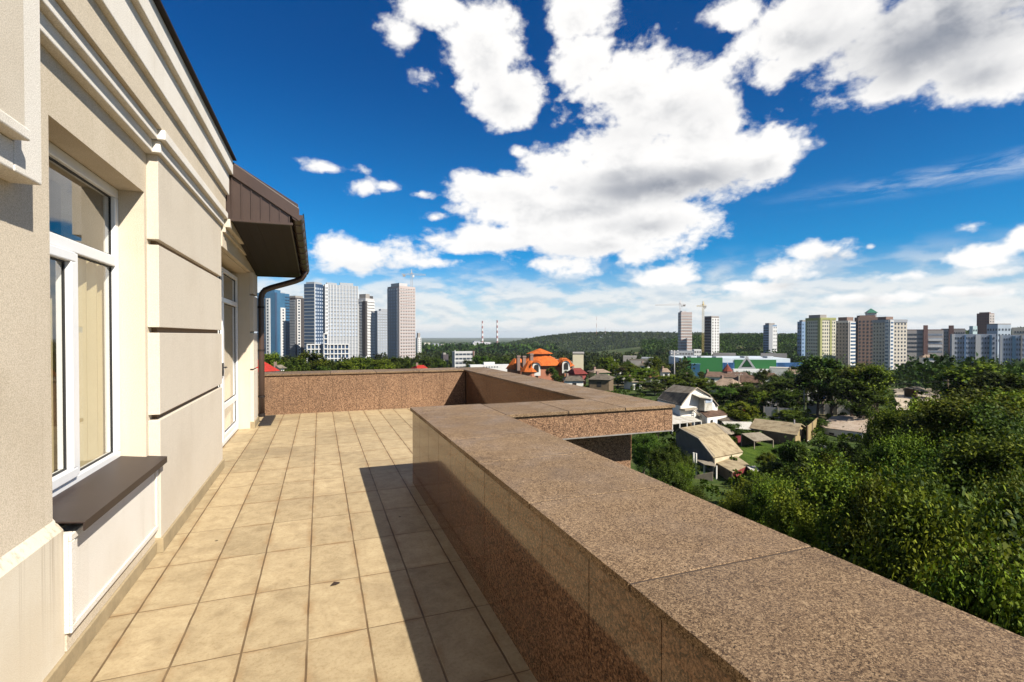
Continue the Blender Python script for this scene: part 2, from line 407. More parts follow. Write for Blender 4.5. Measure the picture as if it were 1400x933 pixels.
def thing(name, label, cat, loc, group=None):
    o = bpy.data.objects.new(name, None); o.empty_display_size = .3; COL.objects.link(o)
    o.location = loc
    return tag(o, label, cat, group)
def copy_tree(o, parent=None):
    c = o.copy(); COL.objects.link(c); c.parent = parent
    for ch in list(o.children): copy_tree(ch, c)
    return c

# ------------------------------------------------------------------ terrace floor and parapets
GZ = -11.2                                             # ground below the terrace
f = MB().face((-1.4, -6, 0), (1.6, -6, 0), (1.6, 5.38, 0), (-1.4, 5.38, 0)).face((-1.4, 5.38, 0), (3.3, 5.38, 0), (3.3, 11.3, 0), (-1.4, 11.3, 0)).build('terrace_floor', TILE); tag(f, kind='structure')
f = MB().prism([(-1.5, -6), (1.6, -6), (1.6, 5.37), (3.2, 5.37), (3.2, 11.5), (-1.5, 11.5)], -.35, -.006).build('terrace_slab', GRANITE_ROUGH); tag(f, kind='structure')

def parapet(label, loc, inner, cladding, caps, mat, joints=()):
    """a granite wall: core, thin cladding slabs with open joints, coping slabs"""
    t = thing('parapet_wall', label, 'parapet', loc)
    m = MB()
    for b in inner: m.box(*b)
    for a_, b_ in joints: m.box(a_, b_)
    m.build('core', GROUTD, t)
    m = MB()
    for b in cladding: m.box(*b)
    m.build('cladding', mat, t)
    for b in caps: MB().box(*b).build('coping_slab', GRANITE_TOP, t, bevel=.002)
    return t
ZC0, ZC1 = .768, .80
GC = .006
G = .0018
# 1: the long one beside the camera
cl = []; y = 5.405; j = 0
while y > -6:
    cl.append(((.915, y - .42 + .002 + .0008 * (j % 3), .0), (.935 - .0006 * (j % 2), y - .002, ZC0 - .002))); y -= .42; j += 1
cl += [((.936, 5.385, 0), (1.63, 5.405, ZC0 - .002)), ((1.61, -6, -.35), (1.63, 4.9, ZC0 - .002))]
caps = []
ys = [5.435, 4.60, 3.65, 2.93, 2.14, 1.335, .55, -.25, -1.05, -1.85, -2.65, -3.45, -4.25, -5.05, -5.99]
for a, b in zip(ys, ys[1:]): caps.append(((.893, b + GC, ZC0), (1.675, a - GC, ZC1)))
parapet('long polished brown granite parapet running from the foreground beside the tiles', (1.28, 2, 0), [((.935, -6, 0), (1.61, 5.385, ZC0))], cl, caps, GRANITE_POL, [((.898, y_ - GC, ZC0 + .001), (1.670, y_ + GC, ZC1 - .0035)) for y_ in ys[1:-1]])
# 2: its return towards the right, an overhanging band of coarse granite
cl = []; x = 1.68
while x < 3.6:
    cl.append(((x + G, 4.62, .52), (min(x + .62, 3.645) - G, 4.64, ZC0 - .002))); x += .62
cl += [((3.625, 4.641, .52), (3.645, 5.36, ZC0 - .002)), ((1.64, 5.36, 0), (3.0, 5.38, ZC0 - .002))]
caps = [((a + GC, 4.595, ZC0), (b - GC, 5.40, ZC1 - .001)) for a, b in ((1.677, 2.35), (2.35, 3.02), (3.02, 3.67))]
t2 = parapet('short coarse granite parapet jutting right with a pale metal drip edge below', (2.6, 5, 0), [((1.64, 4.64, .52), (3.625, 5.36, ZC0))], cl, caps, GRANITE_ROUGH, [((x_ - GC, 4.60, ZC0 + .001), (x_ + GC, 5.395, ZC1 - .0045)) for x_ in (2.35, 3.02)])
MB().box((1.66, 4.612, .508), (3.655, 4.66, .519)).build('drip_edge', plain('weathered_zinc', (.22, .20, .18), .6, .3, .3, 12.), t2)
# 3: the right side of the far part
cl = []; y = 5.41
while y < 10.9:
    cl.append(((3.03, y + G, 0), (3.05, min(y + .6, 10.92) - G, ZC0 - .002))); y += .6
cl.append(((3.62, 5.40, .0), (3.64, 11.6, ZC0 - .002)))
caps = [((3.0, a + GC, ZC0), (3.67, b - GC, ZC1 - .0015)) for a, b in zip([5.405, 6.3, 7.2, 8.1, 9.0, 9.9, 10.8], [6.3, 7.2, 8.1, 9.0, 9.9, 10.8, 11.66])]
parapet('brown granite parapet along the right side of the far terrace, inner face in shade', (3.3, 8.4, 0), [((3.05, 5.41, 0), (3.62, 11.6, ZC0))], cl, caps, GRANITE_POL, [((3.005, y_ - GC, ZC0 + .001), (3.665, y_ + GC, ZC1 - .005)) for y_ in (6.3, 7.2, 8.1, 9.0, 9.9)])
# 4: the far end
cl = []; x = -1.6
while x < 3.02:
    cl.append(((x + G, 10.96, 0), (min(x + .46, 3.026) - G, 10.98, ZC0 - .002))); x += .46
cl.append(((-1.6, 11.6, -.3), (3.0, 11.62, ZC0 - .002)))
caps = [((a + GC, 10.93, ZC0), (min(b, 2.997) - GC, 11.66, ZC1)) for a, b in zip([-1.6, -.7, .2, 1.1, 2.0], [-.7, .2, 1.1, 2.0, 3.0])]
parapet('sunlit granite parapet closing the far end of the terrace', (.7, 11.3, 0), [((-1.6, 10.98, 0), (3.05, 11.6, ZC0))], cl, caps, GRANITE_ROUGH, [((x_ - GC, 10.935, ZC0 + .001), (x_ + GC, 11.655, ZC1 - .0035)) for x_ in (-.7, .2, 1.1, 2.0)])

# the storeys under the terrace
b = thing('lower_storeys', 'granite clad lower storeys of the house under the terrace', 'building', (0, 3, GZ - .5))
MB().box((-9.0, -6, GZ - .5), (1.5, 11.45, -.36)).build('wall', GRANITE_ROUGH, b)
MB().box((1.51, 5.0, GZ - .5), (3.36, 11.3, -.355)).box((1.64, 5.0, -.35), (3.36, 5.3, .515)).build('corner_wall', GRANITE_ROUGH, b)

# ------------------------------------------------------------------ the house on the left
H = thing('house_facade', 'cream stuccoed house front with white framed window and terrace door', 'building', (-1.2, 4, 0))
XW = -1.151; XP = -1.08; XD = -1.27
w = MB()
w.box((-1.62, -6, 0), (XW, 2.917, 3.03))                   # left of the window
w.box((-1.62, 2.917, 2.572), (XW, 4.262, 3.03))            # above it
w.box((-1.62, 2.917, 0), (XW, 4.262, .66))                 # below it
w.box((-1.62, 4.262, 0), (XW, 4.40, 3.03))
w.box((-1.62, 6.70, 0), (XD - .05, 7.0, 2.62))
w.box((-1.62, 6.78, 2.60), (-1.13, 9.62, 3.03))            # over the door
w.box((-1.62, 9.50, 0), (-1.10, 10.12, 2.6))
w.box((-1.62, 6.78, 0), (XD - .06, 6.95, 2.6))
w.build('wall', STUCCO, H)
# pier with sunk grooves; their shade is put into the brown core colour
p = MB(); p.box((-1.62, 4.40, 0), (-1.118, 6.78, 2.86)); p.build('pier_core', plain('groove_shade_brown', (.20, .13, .075), .9), H)
zs = [0, .955, .995, 1.585, 1.625, 2.215, 2.255, 2.86]
for a, b in zip(zs[::2], zs[1::2]):
    MB().box((-1.60, 4.315, a), (XP, 6.80, b)).build('pier_block', STUCCO_PIER, H, bevel=.003)
# second pier at the far corner of the house
zs2 = [0, .97, 1.0, 1.6, 1.63, 2.23, 2.26, 2.62]
for a, b in zip(zs2[::2], zs2[1::2]):
    MB().box((-1.55, 9.53, a), (-1.045, 10.15, b)).build('corner_pier_block', STUCCO_PIER, H, bevel=.003)
# plinth left of the window, with its sloping weathered ledge
MB().extr([(XW - .01, -6, 0), (-1.117, -6, 0), (-1.117, -6, .665), (XW - .01, -6, .73)], (0, 8.93, 0)).build('plinth', STAINED, H)
# panel under the window sill: raised rim round a flat field
a = MB().box((-1.5, 2.93, .175), (-1.100, 4.30, .64))
a.box((-1.101, 2.93, .175), (-1.088, 4.30, .21)).box((-1.101, 2.93, .605), (-1.088, 4.30, .64)).box((-1.101, 2.93, .21), (-1.088, 2.975, .605)).box((-1.101, 4.255, .21), (-1.088, 4.30, .605))
a.build('sill_panel', MOULD, H, bevel=.005)
for a_, b_ in (((XW, -6, 0), (-1.100, 4.297, .088)), ((XW, 4.298, 0), (-1.062, 6.82, .105)), ((-1.12, 9.51, 0), (-1.03, 10.17, .11))): MB().box(a_, b_).build('skirting', SKIRT, H, bevel=.004)
MB().box((-1.5, 2.94, .09), (-1.112, 4.30, .174)).build('panel_base', STUCCO, H)
# entablature
def band(name, x0, y0, y1, z0, z1, mat, x1, bev=.006): MB().box((x0, y0, z0), (x1, y1, z1)).build(name, mat, H, bevel=bev)
YE = 6.83
# lower moulding in two steps; breaks forward round the pier and drops beside the window
band('moulding', -1.5, 2.615, 4.262, 2.86, 2.945, MOULD, -1.100)
band('moulding', -1.5, 2.615, 4.262, 2.945, 3.015, MOULD, -1.062)
band('moulding', -1.5, 4.262, YE + .01, 2.86, 2.945, MOULD, -1.052)
band('moulding', -1.5, 4.235, YE + .03, 2.945, 3.015, MOULD, -1.015)
band('drop_moulding', -1.5, 2.41, 2.612, 2.175, 3.014, MOULD, -1.052)
band('drop_moulding', -1.5, -6, 2.41, 2.175, 2.285, MOULD, -1.0525)
band('drop_block', -1.5, -6, 2.40, 2.29, 3.014, STUCCO_PIER, -1.014)
band('drop_block', -1.5, -6, 2.404, 2.286, 2.33, MOULD, -1.0)
band('frieze', -1.5, -6, YE, 3.016, 3.24, STUCCO, -1.035, .004)
band('architrave', -1.5, -6, YE + .02, 3.225, 3.478, MOULD, -1.000)
band('fascia', -1.5, -6, YE + .05, 3.478, 3.655, MOULD, -.962)
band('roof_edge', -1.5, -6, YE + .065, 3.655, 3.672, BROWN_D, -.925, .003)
band('roof_edge', -1.5, -6, YE + .06, 3.672, 3.69, BROWN, -.936, .003)
# smaller cornice over the door
band('door_cornice', -1.5, YE + .035, 10.17, 2.79, 2.85, STUCCO_PIER, -1.045)
band('door_cornice', -1.5, YE + .035, 10.19, 2.85, 2.95, STUCCO_PIER, -.995)
band('door_frieze', -1.5, YE + .01, 10.14, 2.615, 2.79, STUCCO, -1.075)
MB().box((-9, -6, 0), (-1.9, 10.1, 3.6)).build('house_body', STUCCO, H)
MB().box((-9, -6, 3.60), (-1.45, 10.1, 3.67)).build('flat_roof', BROWN_D, H)

# window ------------------------------------------------------------
XG = -1.30
wn = MB()
def frame(m, y0, y1, z0, z1, t, x0, x1):
    m.box((x0, y0, z0), (x1, y1, z0 + t)).box((x0, y0, z1 - t), (x1, y1, z1)).box((x0, y0, z0 + t), (x1, y0 + t, z1 - t)).box((x0, y1 - t, z0 + t), (x1, y1, z1 - t))
frame(wn, 2.917, 4.262, .705, 2.57, .062, -1.37, XG)
wn.box((-1.37, 2.979, 2.035), (XG, 4.20, 2.105))          # transom
wn.box((-1.37, 3.555, .767), (XG, 3.625, 2.035))          # mullion
W = wn.build('window', PVC, H, bevel=.006)
sm = MB(); frame(sm, 2.98, 3.555, .768, 2.034, .055, -1.36, -1.285); sm.build('sash', PVC, W, bevel=.006)
gk = MB()
for y0, y1, z0, z1, x in ((2.979, 4.20, 2.105, 2.508, -1.33), (3.625, 4.20, .767, 2.035, -1.33), (3.035, 3.50, .823, 1.979, -1.322)):
    frame(gk, y0, y1, z0, z1, .010, x - .004, x + .006)
gk.build('gasket', BLIND_GAP, W)
for y0, y1, z0, z1, x in ((2.979, 4.20, 2.105, 2.508, -1.33), (3.625, 4.20, .767, 2.035, -1.33), (3.035, 3.50, .823, 1.979, -1.322)):
    MB().face((x, y0, z0), (x, y1, z0), (x, y1, z1), (x, y0, z1)).build('pane', GLASS, W)
for y in (3.86,):
    pass
bl = MB(); k = 2.99; j = 0
while k < 4.2:
    q = .022 if j % 2 else -.022
    bl.add([(-1.40 - q, k, .74), (-1.40 + q, k + .088, .74), (-1.40 + q, k + .088, 2.09), (-1.40 - q, k, 2.09)], [(0, 1, 2, 3)]); k += .08; j += 1
bl.build('blind', CURT, W)
S_ = MB()
S_.extr([(-1.305, 2.925, .728), (-1.035, 2.925, .694), (-1.035, 2.925, .652), (-1.041, 2.925, .652), (-1.041, 2.925, .688), (-1.305, 2.925, .722)], (0, 1.375, 0))
S_.build('sill', SILLM, W)
MB().box((-1.5, 2.93, .64), (-1.31, 4.30, .705)).build('sill_bed', STUCCO, W)
rm = MB()
rm.box((-1.90, 2.5, .2), (-1.88, 4.6, 2.8))
rm.build('room_wall', ROOMM, H)

# door --------------------------------------------------------------
D = MB()
frame(D, 6.96, 9.47, .012, 2.52, .06, XD - .07, XD)
D.box((XD - .07, 7.02, 2.03), (XD, 9.41, 2.10))
D.box((XD - .07, 8.05, .072), (XD, 8.18, 2.03)).box((XD - .07, 8.08, 2.10), (XD, 8.16, 2.46))
D.box((XD - .06, 8.18, .50), (XD - .008, 9.41, .585)).box((XD - .06, 8.18, .072), (XD - .006, 9.41, .15))
Dd = D.build('door', PVC, H, bevel=.006)
gk = MB()
panes = ((7.02, 8.05, .072, 2.03), (8.18, 9.41, .585, 2.03), (8.18, 9.41, .15, .50), (7.02, 8.08, 2.10, 2.46), (8.16, 9.41, 2.10, 2.46))
for y0, y1, z0, z1 in panes:
    MB().face((XD - .035, y0, z0), (XD - .035, y1, z0), (XD - .035, y1, z1), (XD - .035, y0, z1)).build('pane', GLASS, Dd)
    frame(gk, y0, y1, z0, z1, .012, XD - .039, XD - .029)
gk.build('gasket', BLIND_GAP, Dd)
h = MB(); h.box((XD, 7.98, 1.0), (XD + .02, 8.02, 1.18)); h.tube([(XD + .02, 8.0, 1.12), (XD + .055, 8.0, 1.12), (XD + .055, 7.88, 1.12)], .010, 8); h.build('handle', DARKM, Dd)
for z in (.25, 1.0, 1.85):
    MB().tube([(XD + .012, 7.035, z), (XD + .012, 7.035, z + .12)], .012, 8).build('hinge', DARKM, Dd)
bl = MB(); k = 7.0; j = 0
while k < 9.45:
    q = .022 if j % 2 else -.022
    bl.add([(-1.50 - q, k, .05), (-1.50 + q, k + .088, .05), (-1.50 + q, k + .088, 2.5), (-1.50 - q, k, 2.5)], [(0, 1, 2, 3)]); k += .08; j += 1
bl.build('blind', CURT, Dd)

# eave that slopes out over the far end of the house, gutter, downpipe ------
E_ = thing('sloping_eave', 'brown sheet metal eave jutting out past the end of the cornice', 'eave', (-.7, 7, 2.9))
y0, y1 = 6.90, 10.35
zr = lambda x: 3.60 + (x + .94) * (-.49 / .69)       # roof line across
dr = -.30                                          # the eave falls along its length
m = MB()
m.add([(-1.5, y0, 3.90), (-.25, y0, 3.125), (-.25, y1, 3.125 + dr), (-1.5, y1, 3.90 + dr), (-1.5, y0, 3.97), (-.25, y0, 3.20), (-.25, y1, 3.20 + dr), (-1.5, y1, 3.97 + dr)],
      [(0,3,2,1),(4,5,6,7),(0,1,5,4),(1,2,6,5),(2,3,7,6),(3,0,4,7)])
m.build('roof_sheet', BROWN, E_)
m = MB(); m.extr([(-1.02, y0 - .03, 3.665), (-.235, y0 - .03, 3.145), (-.235, y0 - .03, 2.985), (-1.02, y0 - .03, 3.50)], (0, .028, 0)); m.build('verge_board', BROWN, E_, bevel=.004)
m = MB(); m.extr([(-1.2, y0, 2.955), (-.33, y0, 2.955), (-.33, y0, 3.06), (-1.2, y0, 3.63)], (0, .03, 0))
for i in range(7):
    x = -.98 + i * .105
    m.box((x - .006, y0 - .012, 2.96), (x + .006, y0, 3.50 - (x + .98) * .655))
m.box((-1.1, y0 - .016, 2.935), (-.31, y0 + .03, 2.962))
m.build('gable_cladding', BROWN, E_)
m = MB(); n = 9
for i in range(n):
    x0 = -1.5 + i * (1.17 / n); x1 = x0 + 1.17 / n - .0015
    m.add([(x0, y0 + .03, 2.95), (x1, y0 + .03, 2.95), (x1, y1, 2.95 + dr), (x0, y1, 2.95 + dr), (x0, y0 + .03, 2.96), (x1, y0 + .03, 2.96), (x1, y1, 2.96 + dr), (x0, y1, 2.96 + dr)],
          [(0,3,2,1),(4,5,6,7),(0,1,5,4),(1,2,6,5),(2,3,7,6),(3,0,4,7)])
m.add([(-1.5, y0 + .03, 2.975), (-.33, y0 + .03, 2.975), (-.33, y1, 2.975 + dr), (-1.5, y1, 2.975 + dr)], [(0, 3, 2, 1)])
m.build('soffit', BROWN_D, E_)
m = MB()
m.extr([(-1.5, y1, 2.94 + dr), (-.30, y1, 2.94 + dr), (-.25, y1, 3.13 + dr), (-1.5, y1, 3.92 + dr)], (0, .03, 0)); m.build('end_board', BROWN_D, E_)
m = MB()                                             # half-round gutter with bead, plus fascia behind it
prof = [(-.325 + .0, 3.07)] + [(-.26 - .07 * math.cos(a), 3.065 - .075 * math.sin(a)) for a in [math.pi * k / 8 for k in range(9)]] + [(-.18, 3.075), (-.185, 3.085), (-.195, 3.08)]
vs = []; fs = []
ns = 2
for yy, dz in ((y0 - .02, 0), (y1 + .03, dr)):
    vs += [(x, yy, z + dz) for x, z in prof]
k = len(prof)
fs = [(i, i + 1, k + i + 1, k + i) for i in range(k - 1)]
fs += [tuple(range(1, 10)), tuple(k + i for i in range(9, 0, -1))]
m.add(vs, fs)
for i in range(9):
    s = (i + .5) / 9; yy = y0 + s * (y1 - y0); dz = dr * s
    m.tube([(-.26 - .074 * math.cos(a), yy, 3.064 + dz - .079 * math.sin(a)) for a in [math.pi * q / 8 for q in range(9)]], .006, 6)
m.box((-.345, y0, 2.95), (-.331, y0 + .01, 3.07))
m.extr([(-.345, y0 + .0, 2.945), (-.331, y0, 2.945), (-.331, y0, 3.09), (-.345, y0, 3.09)], (0, y1 - y0, dr))
m.build('gutter', BROWN, E_, smooth=False)
dp = thing('downpipe', 'dark brown downpipe bent under the eave at the far corner of the house', 'downpipe', (-.985, 10.12, 0))
yy = 10.12
curve = [(-.265, 10.05, 2.74), (-.27, 10.06, 2.66), (-.31, 10.07, 2.60), (-.42, 10.08, 2.55), (-.60, 10.09, 2.49), (-.82, 10.11, 2.42), (-.92, yy, 2.375), (-.968, yy, 2.31), (-.985, yy, 2.22), (-.985, yy, 1.2), (-.985, yy, .12)]
MB().tube(curve, .050, 14).build('pipe', BROWN, dp, smooth=True)
for z in (.45, 1.28, 2.05):
    MB().tube([(-.985, yy, z), (-.985, yy, z + .03)], .058, 14).box((-1.05, yy - .01, z + .005), (-1.02, yy + .01, z + .025)).build('bracket', BROWN_D, dp)
MB().tube([(-.985, yy, .10), (-.985, yy, .16)], .057, 14).build('pipe_end', BROWN_D, dp)
g = thing('drain_grate', 'black slotted drain grate on the tiles below the downpipe', 'grate', (-.89, 10.2, 0))
m = MB(); gx0, gx1, gy0, gy1 = -.995, -.80, 9.68, 10.72
m.box((gx0, gy0, .004), (gx0 + .015, gy1, .03)).box((gx1 - .015, gy0, .004), (gx1, gy1, .03)).box((gx0 + .015, gy0, .004), (gx1 - .015, gy0 + .015, .03)).box((gx0 + .015, gy1 - .015, .004), (gx1 - .015, gy1, .03)); m.build('frame', DARKM, g)
m = MB()
for i in range(17): m.box((gx0 + .016, gy0 + .03 + i * .06, .006), (gx1 - .016, gy0 + .055 + i * .06, .026))
m.build('slats', DARKM, g)

# a fallen leaf on the tiles
lf = MB(); c_ = Vector((.086, 3.357, .004))
lf.add([c_ + Vector(v) for v in ((-.035, -.01, .0), (-.01, .016, .012), (.03, .012, .004), (.036, -.004, .014), (.006, -.018, .010))], [(0, 4, 3, 2, 1)])
tag(lf.build('fallen_leaf', plain('dry_leaf', (.035, .022, .015), .8)), 'small dark dry leaf lying on the sunlit tiles', 'leaf')

# ------------------------------------------------------------------ the land round the house
GZ = -13.7
def sstep(a, b, x):
    t = min(1., max(0., (x - a) / (b - a))); return t * t * (3 - 2 * t)
def az_of(px): return math.atan((px - 700) / FPX) + YAW
def lerp_tab(tab, x):
    if x <= tab[0][0]: return tab[0][1]
    for (a, b), (c, d) in zip(tab, tab[1:]):
        if x <= c: return b + (d - b) * (x - a) / (c - a)
    return tab[-1][1]
RIDGE = [(az_of(300), -34), (az_of(800), -34), (az_of(870), -22), (az_of(930), -13.5), (az_of(1060), -11.0), (az_of(1240), -9.5), (az_of(1400), -6), (2.2, -8)]
HILL = [(az_of(420), -72), (az_of(640), -66), (az_of(690), -48), (az_of(740), -22), (az_of(790), -8.5), (az_of(860), -7), (az_of(1000), -12), (az_of(1400), -20)]
def ground(x, y):
    d = math.hypot(x, y); a = math.atan2(x, y)
    z = GZ + (-30 - GZ) * sstep(115, 430, d)
    z += (lerp_tab(RIDGE, a) + 30) * sstep(520, 800, d) * (1 if lerp_tab(RIDGE, a) > -30 else 1)
    z += (-58 - z) * sstep(1000, 1350, d) if d > 1000 else 0
    if d > 1300: z += (lerp_tab(HILL, a) + 58) * sstep(1350, 1750, d) * (1 - sstep(2000, 2900, d))
    z += -22 * sstep(2600, 9000, d)
    if d > 60: z += sstep(60, 200, d) * (math.sin(x * .031 + 1.3) * math.cos(y * .027) * .8)
    return z
rings = [0, 8, 16, 24, 34, 46, 60, 78, 98, 120, 145, 175, 205, 240, 280, 320, 370, 420, 470, 520, 560, 600, 640, 680, 720, 760, 800, 840, 900, 1000, 1100, 1200, 1350, 1450, 1550, 1650, 1750, 1850, 2000, 2300, 2600, 3200, 4200, 6000, 9000, 14000]
NA = 240
vs = [(0, 0, GZ)]; fs = []
for r in rings[1:]:
    for k in range(NA):
        a = 2 * math.pi * k / NA; x, y = r * math.sin(a), r * math.cos(a); vs.append((x, y, ground(x, y)))
for k in range(NA): fs.append((0, 1 + (k + 1) % NA, 1 + k))
for i in range(len(rings) - 2):
    for k in range(NA):
        p, q = 1 + i * NA + k, 1 + i * NA + (k + 1) % NA; fs.append((p, q, q + NA, p + NA))
def ground_mat():
    m, t, b, o = newmat('grass_and_earth'); p = ocoord(t)
    n1 = noise(t, p, .035, 6, .6); n2 = noise(t, p, .4, 6, .65); n3 = noise(t, p, 4, 4)
    far = noise(t, p, .0025, 8, .65)
    c = ramp(t, n2, [(.3, (.018, .030, .009)), (.5, (.040, .062, .016)), (.7, (.075, .088, .026))])
    c = MIX(t, MR(t, n1, .54, .64, 0, .8), c, (.16, .125, .075, 1))
    c = MIX(t, MR(t, n3, .5, .75, 0, .35), c, (.02, .03, .01, 1))
    c2 = ramp(t, far, [(.35, (.022, .038, .014)), (.5, (.04, .055, .022)), (.62, (.075, .085, .04)), (.75, (.12, .115, .07))])
    s = SEP(t, p); dist = VM(t, 'LENGTH', p)
    c = MIX(t, MR(t, dist, 500, 1400), c, c2)
    t.links.new(c, b.inputs['Base Color']); b.inputs['Roughness'].default_value = 1.; b.inputs['Specular IOR Level'].default_value = .05
    return m
GM = ground_mat()
tmp = MB().add(vs, fs).build('ground', GM, smooth=True); tag(tmp, kind='structure')

def P3(px, py, dep):
    r = ray(px, py); F = Vector((math.sin(YAW) * math.cos(PIT), math.cos(YAW) * math.cos(PIT), math.sin(PIT)))
    t = dep / r.dot(F); return Vector((r.x * t, r.y * t, EYE + r.z * t))
def view(px):
    a = az_of(px); return Vector((math.sin(a), math.cos(a), 0)), Vector((math.cos(a), -math.sin(a), 0))
LANDMARKS = []
def lm(px, d, phrase, halfw): LANDMARKS.append((px, d, phrase, halfw))

# paler bare lot beyond the trees, and a trodden yard by the sheds
lot = MB(); pv = []
for j in range(13):
    for i in range(9):
        dep = 100 + 135 * j / 12; p = P3(1224 + i * (1316 - 1224) / 8 + (3 * math.sin(j * 1.7 + i)), 540, dep); pv.append((p.x, p.y, ground(p.x, p.y) + .5))
lot.add(pv, [(j * 9 + i, j * 9 + i + 1, j * 9 + i + 10, j * 9 + i + 9) for j in range(12) for i in range(8)])
tag(lot.build('bare_lot', plain('pale_sandy_earth', (.36, .295, .21), .95, 0, .25, .4)), kind='structure')

# bright grass below the sheds
lw = MB(); pv = []
for j in range(11):
    for i in range(11):
        p = P3(1012 + i * 9.5 - j * 1.2, 620, 50 + 20 * j / 10); pv.append((p.x, p.y, ground(p.x, p.y) + .30 + .25 * math.sin(i * 1.3) * math.cos(j * .9)))
lw.add(pv, [(j * 11 + i, j * 11 + i + 1, j * 11 + i + 12, j * 11 + i + 11) for j in range(10) for i in range(10)])
def lawn_mat():
    m, t, b, o = newmat('lawn_grass'); p = ocoord(t)
    c = ramp(t, M(t, 'ADD', M(t, 'MULTIPLY', noise(t, p, .8, 5, .6), .6), M(t, 'MULTIPLY', noise(t, p, 9, 3), .4)), [(.3, (.016, .032, .006)), (.48, (.042, .072, .010)), (.72, (.088, .120, .018))])
    t.links.new(c, b.inputs['Base Color']); b.inputs['Roughness'].default_value = 1.; b.inputs['Specular IOR Level'].default_value = .05; bump(t, b, noise(t, p, 7, 4), 1., .15); return m
tag(lw.build('lawn', lawn_mat(), smooth=True), kind='structure')

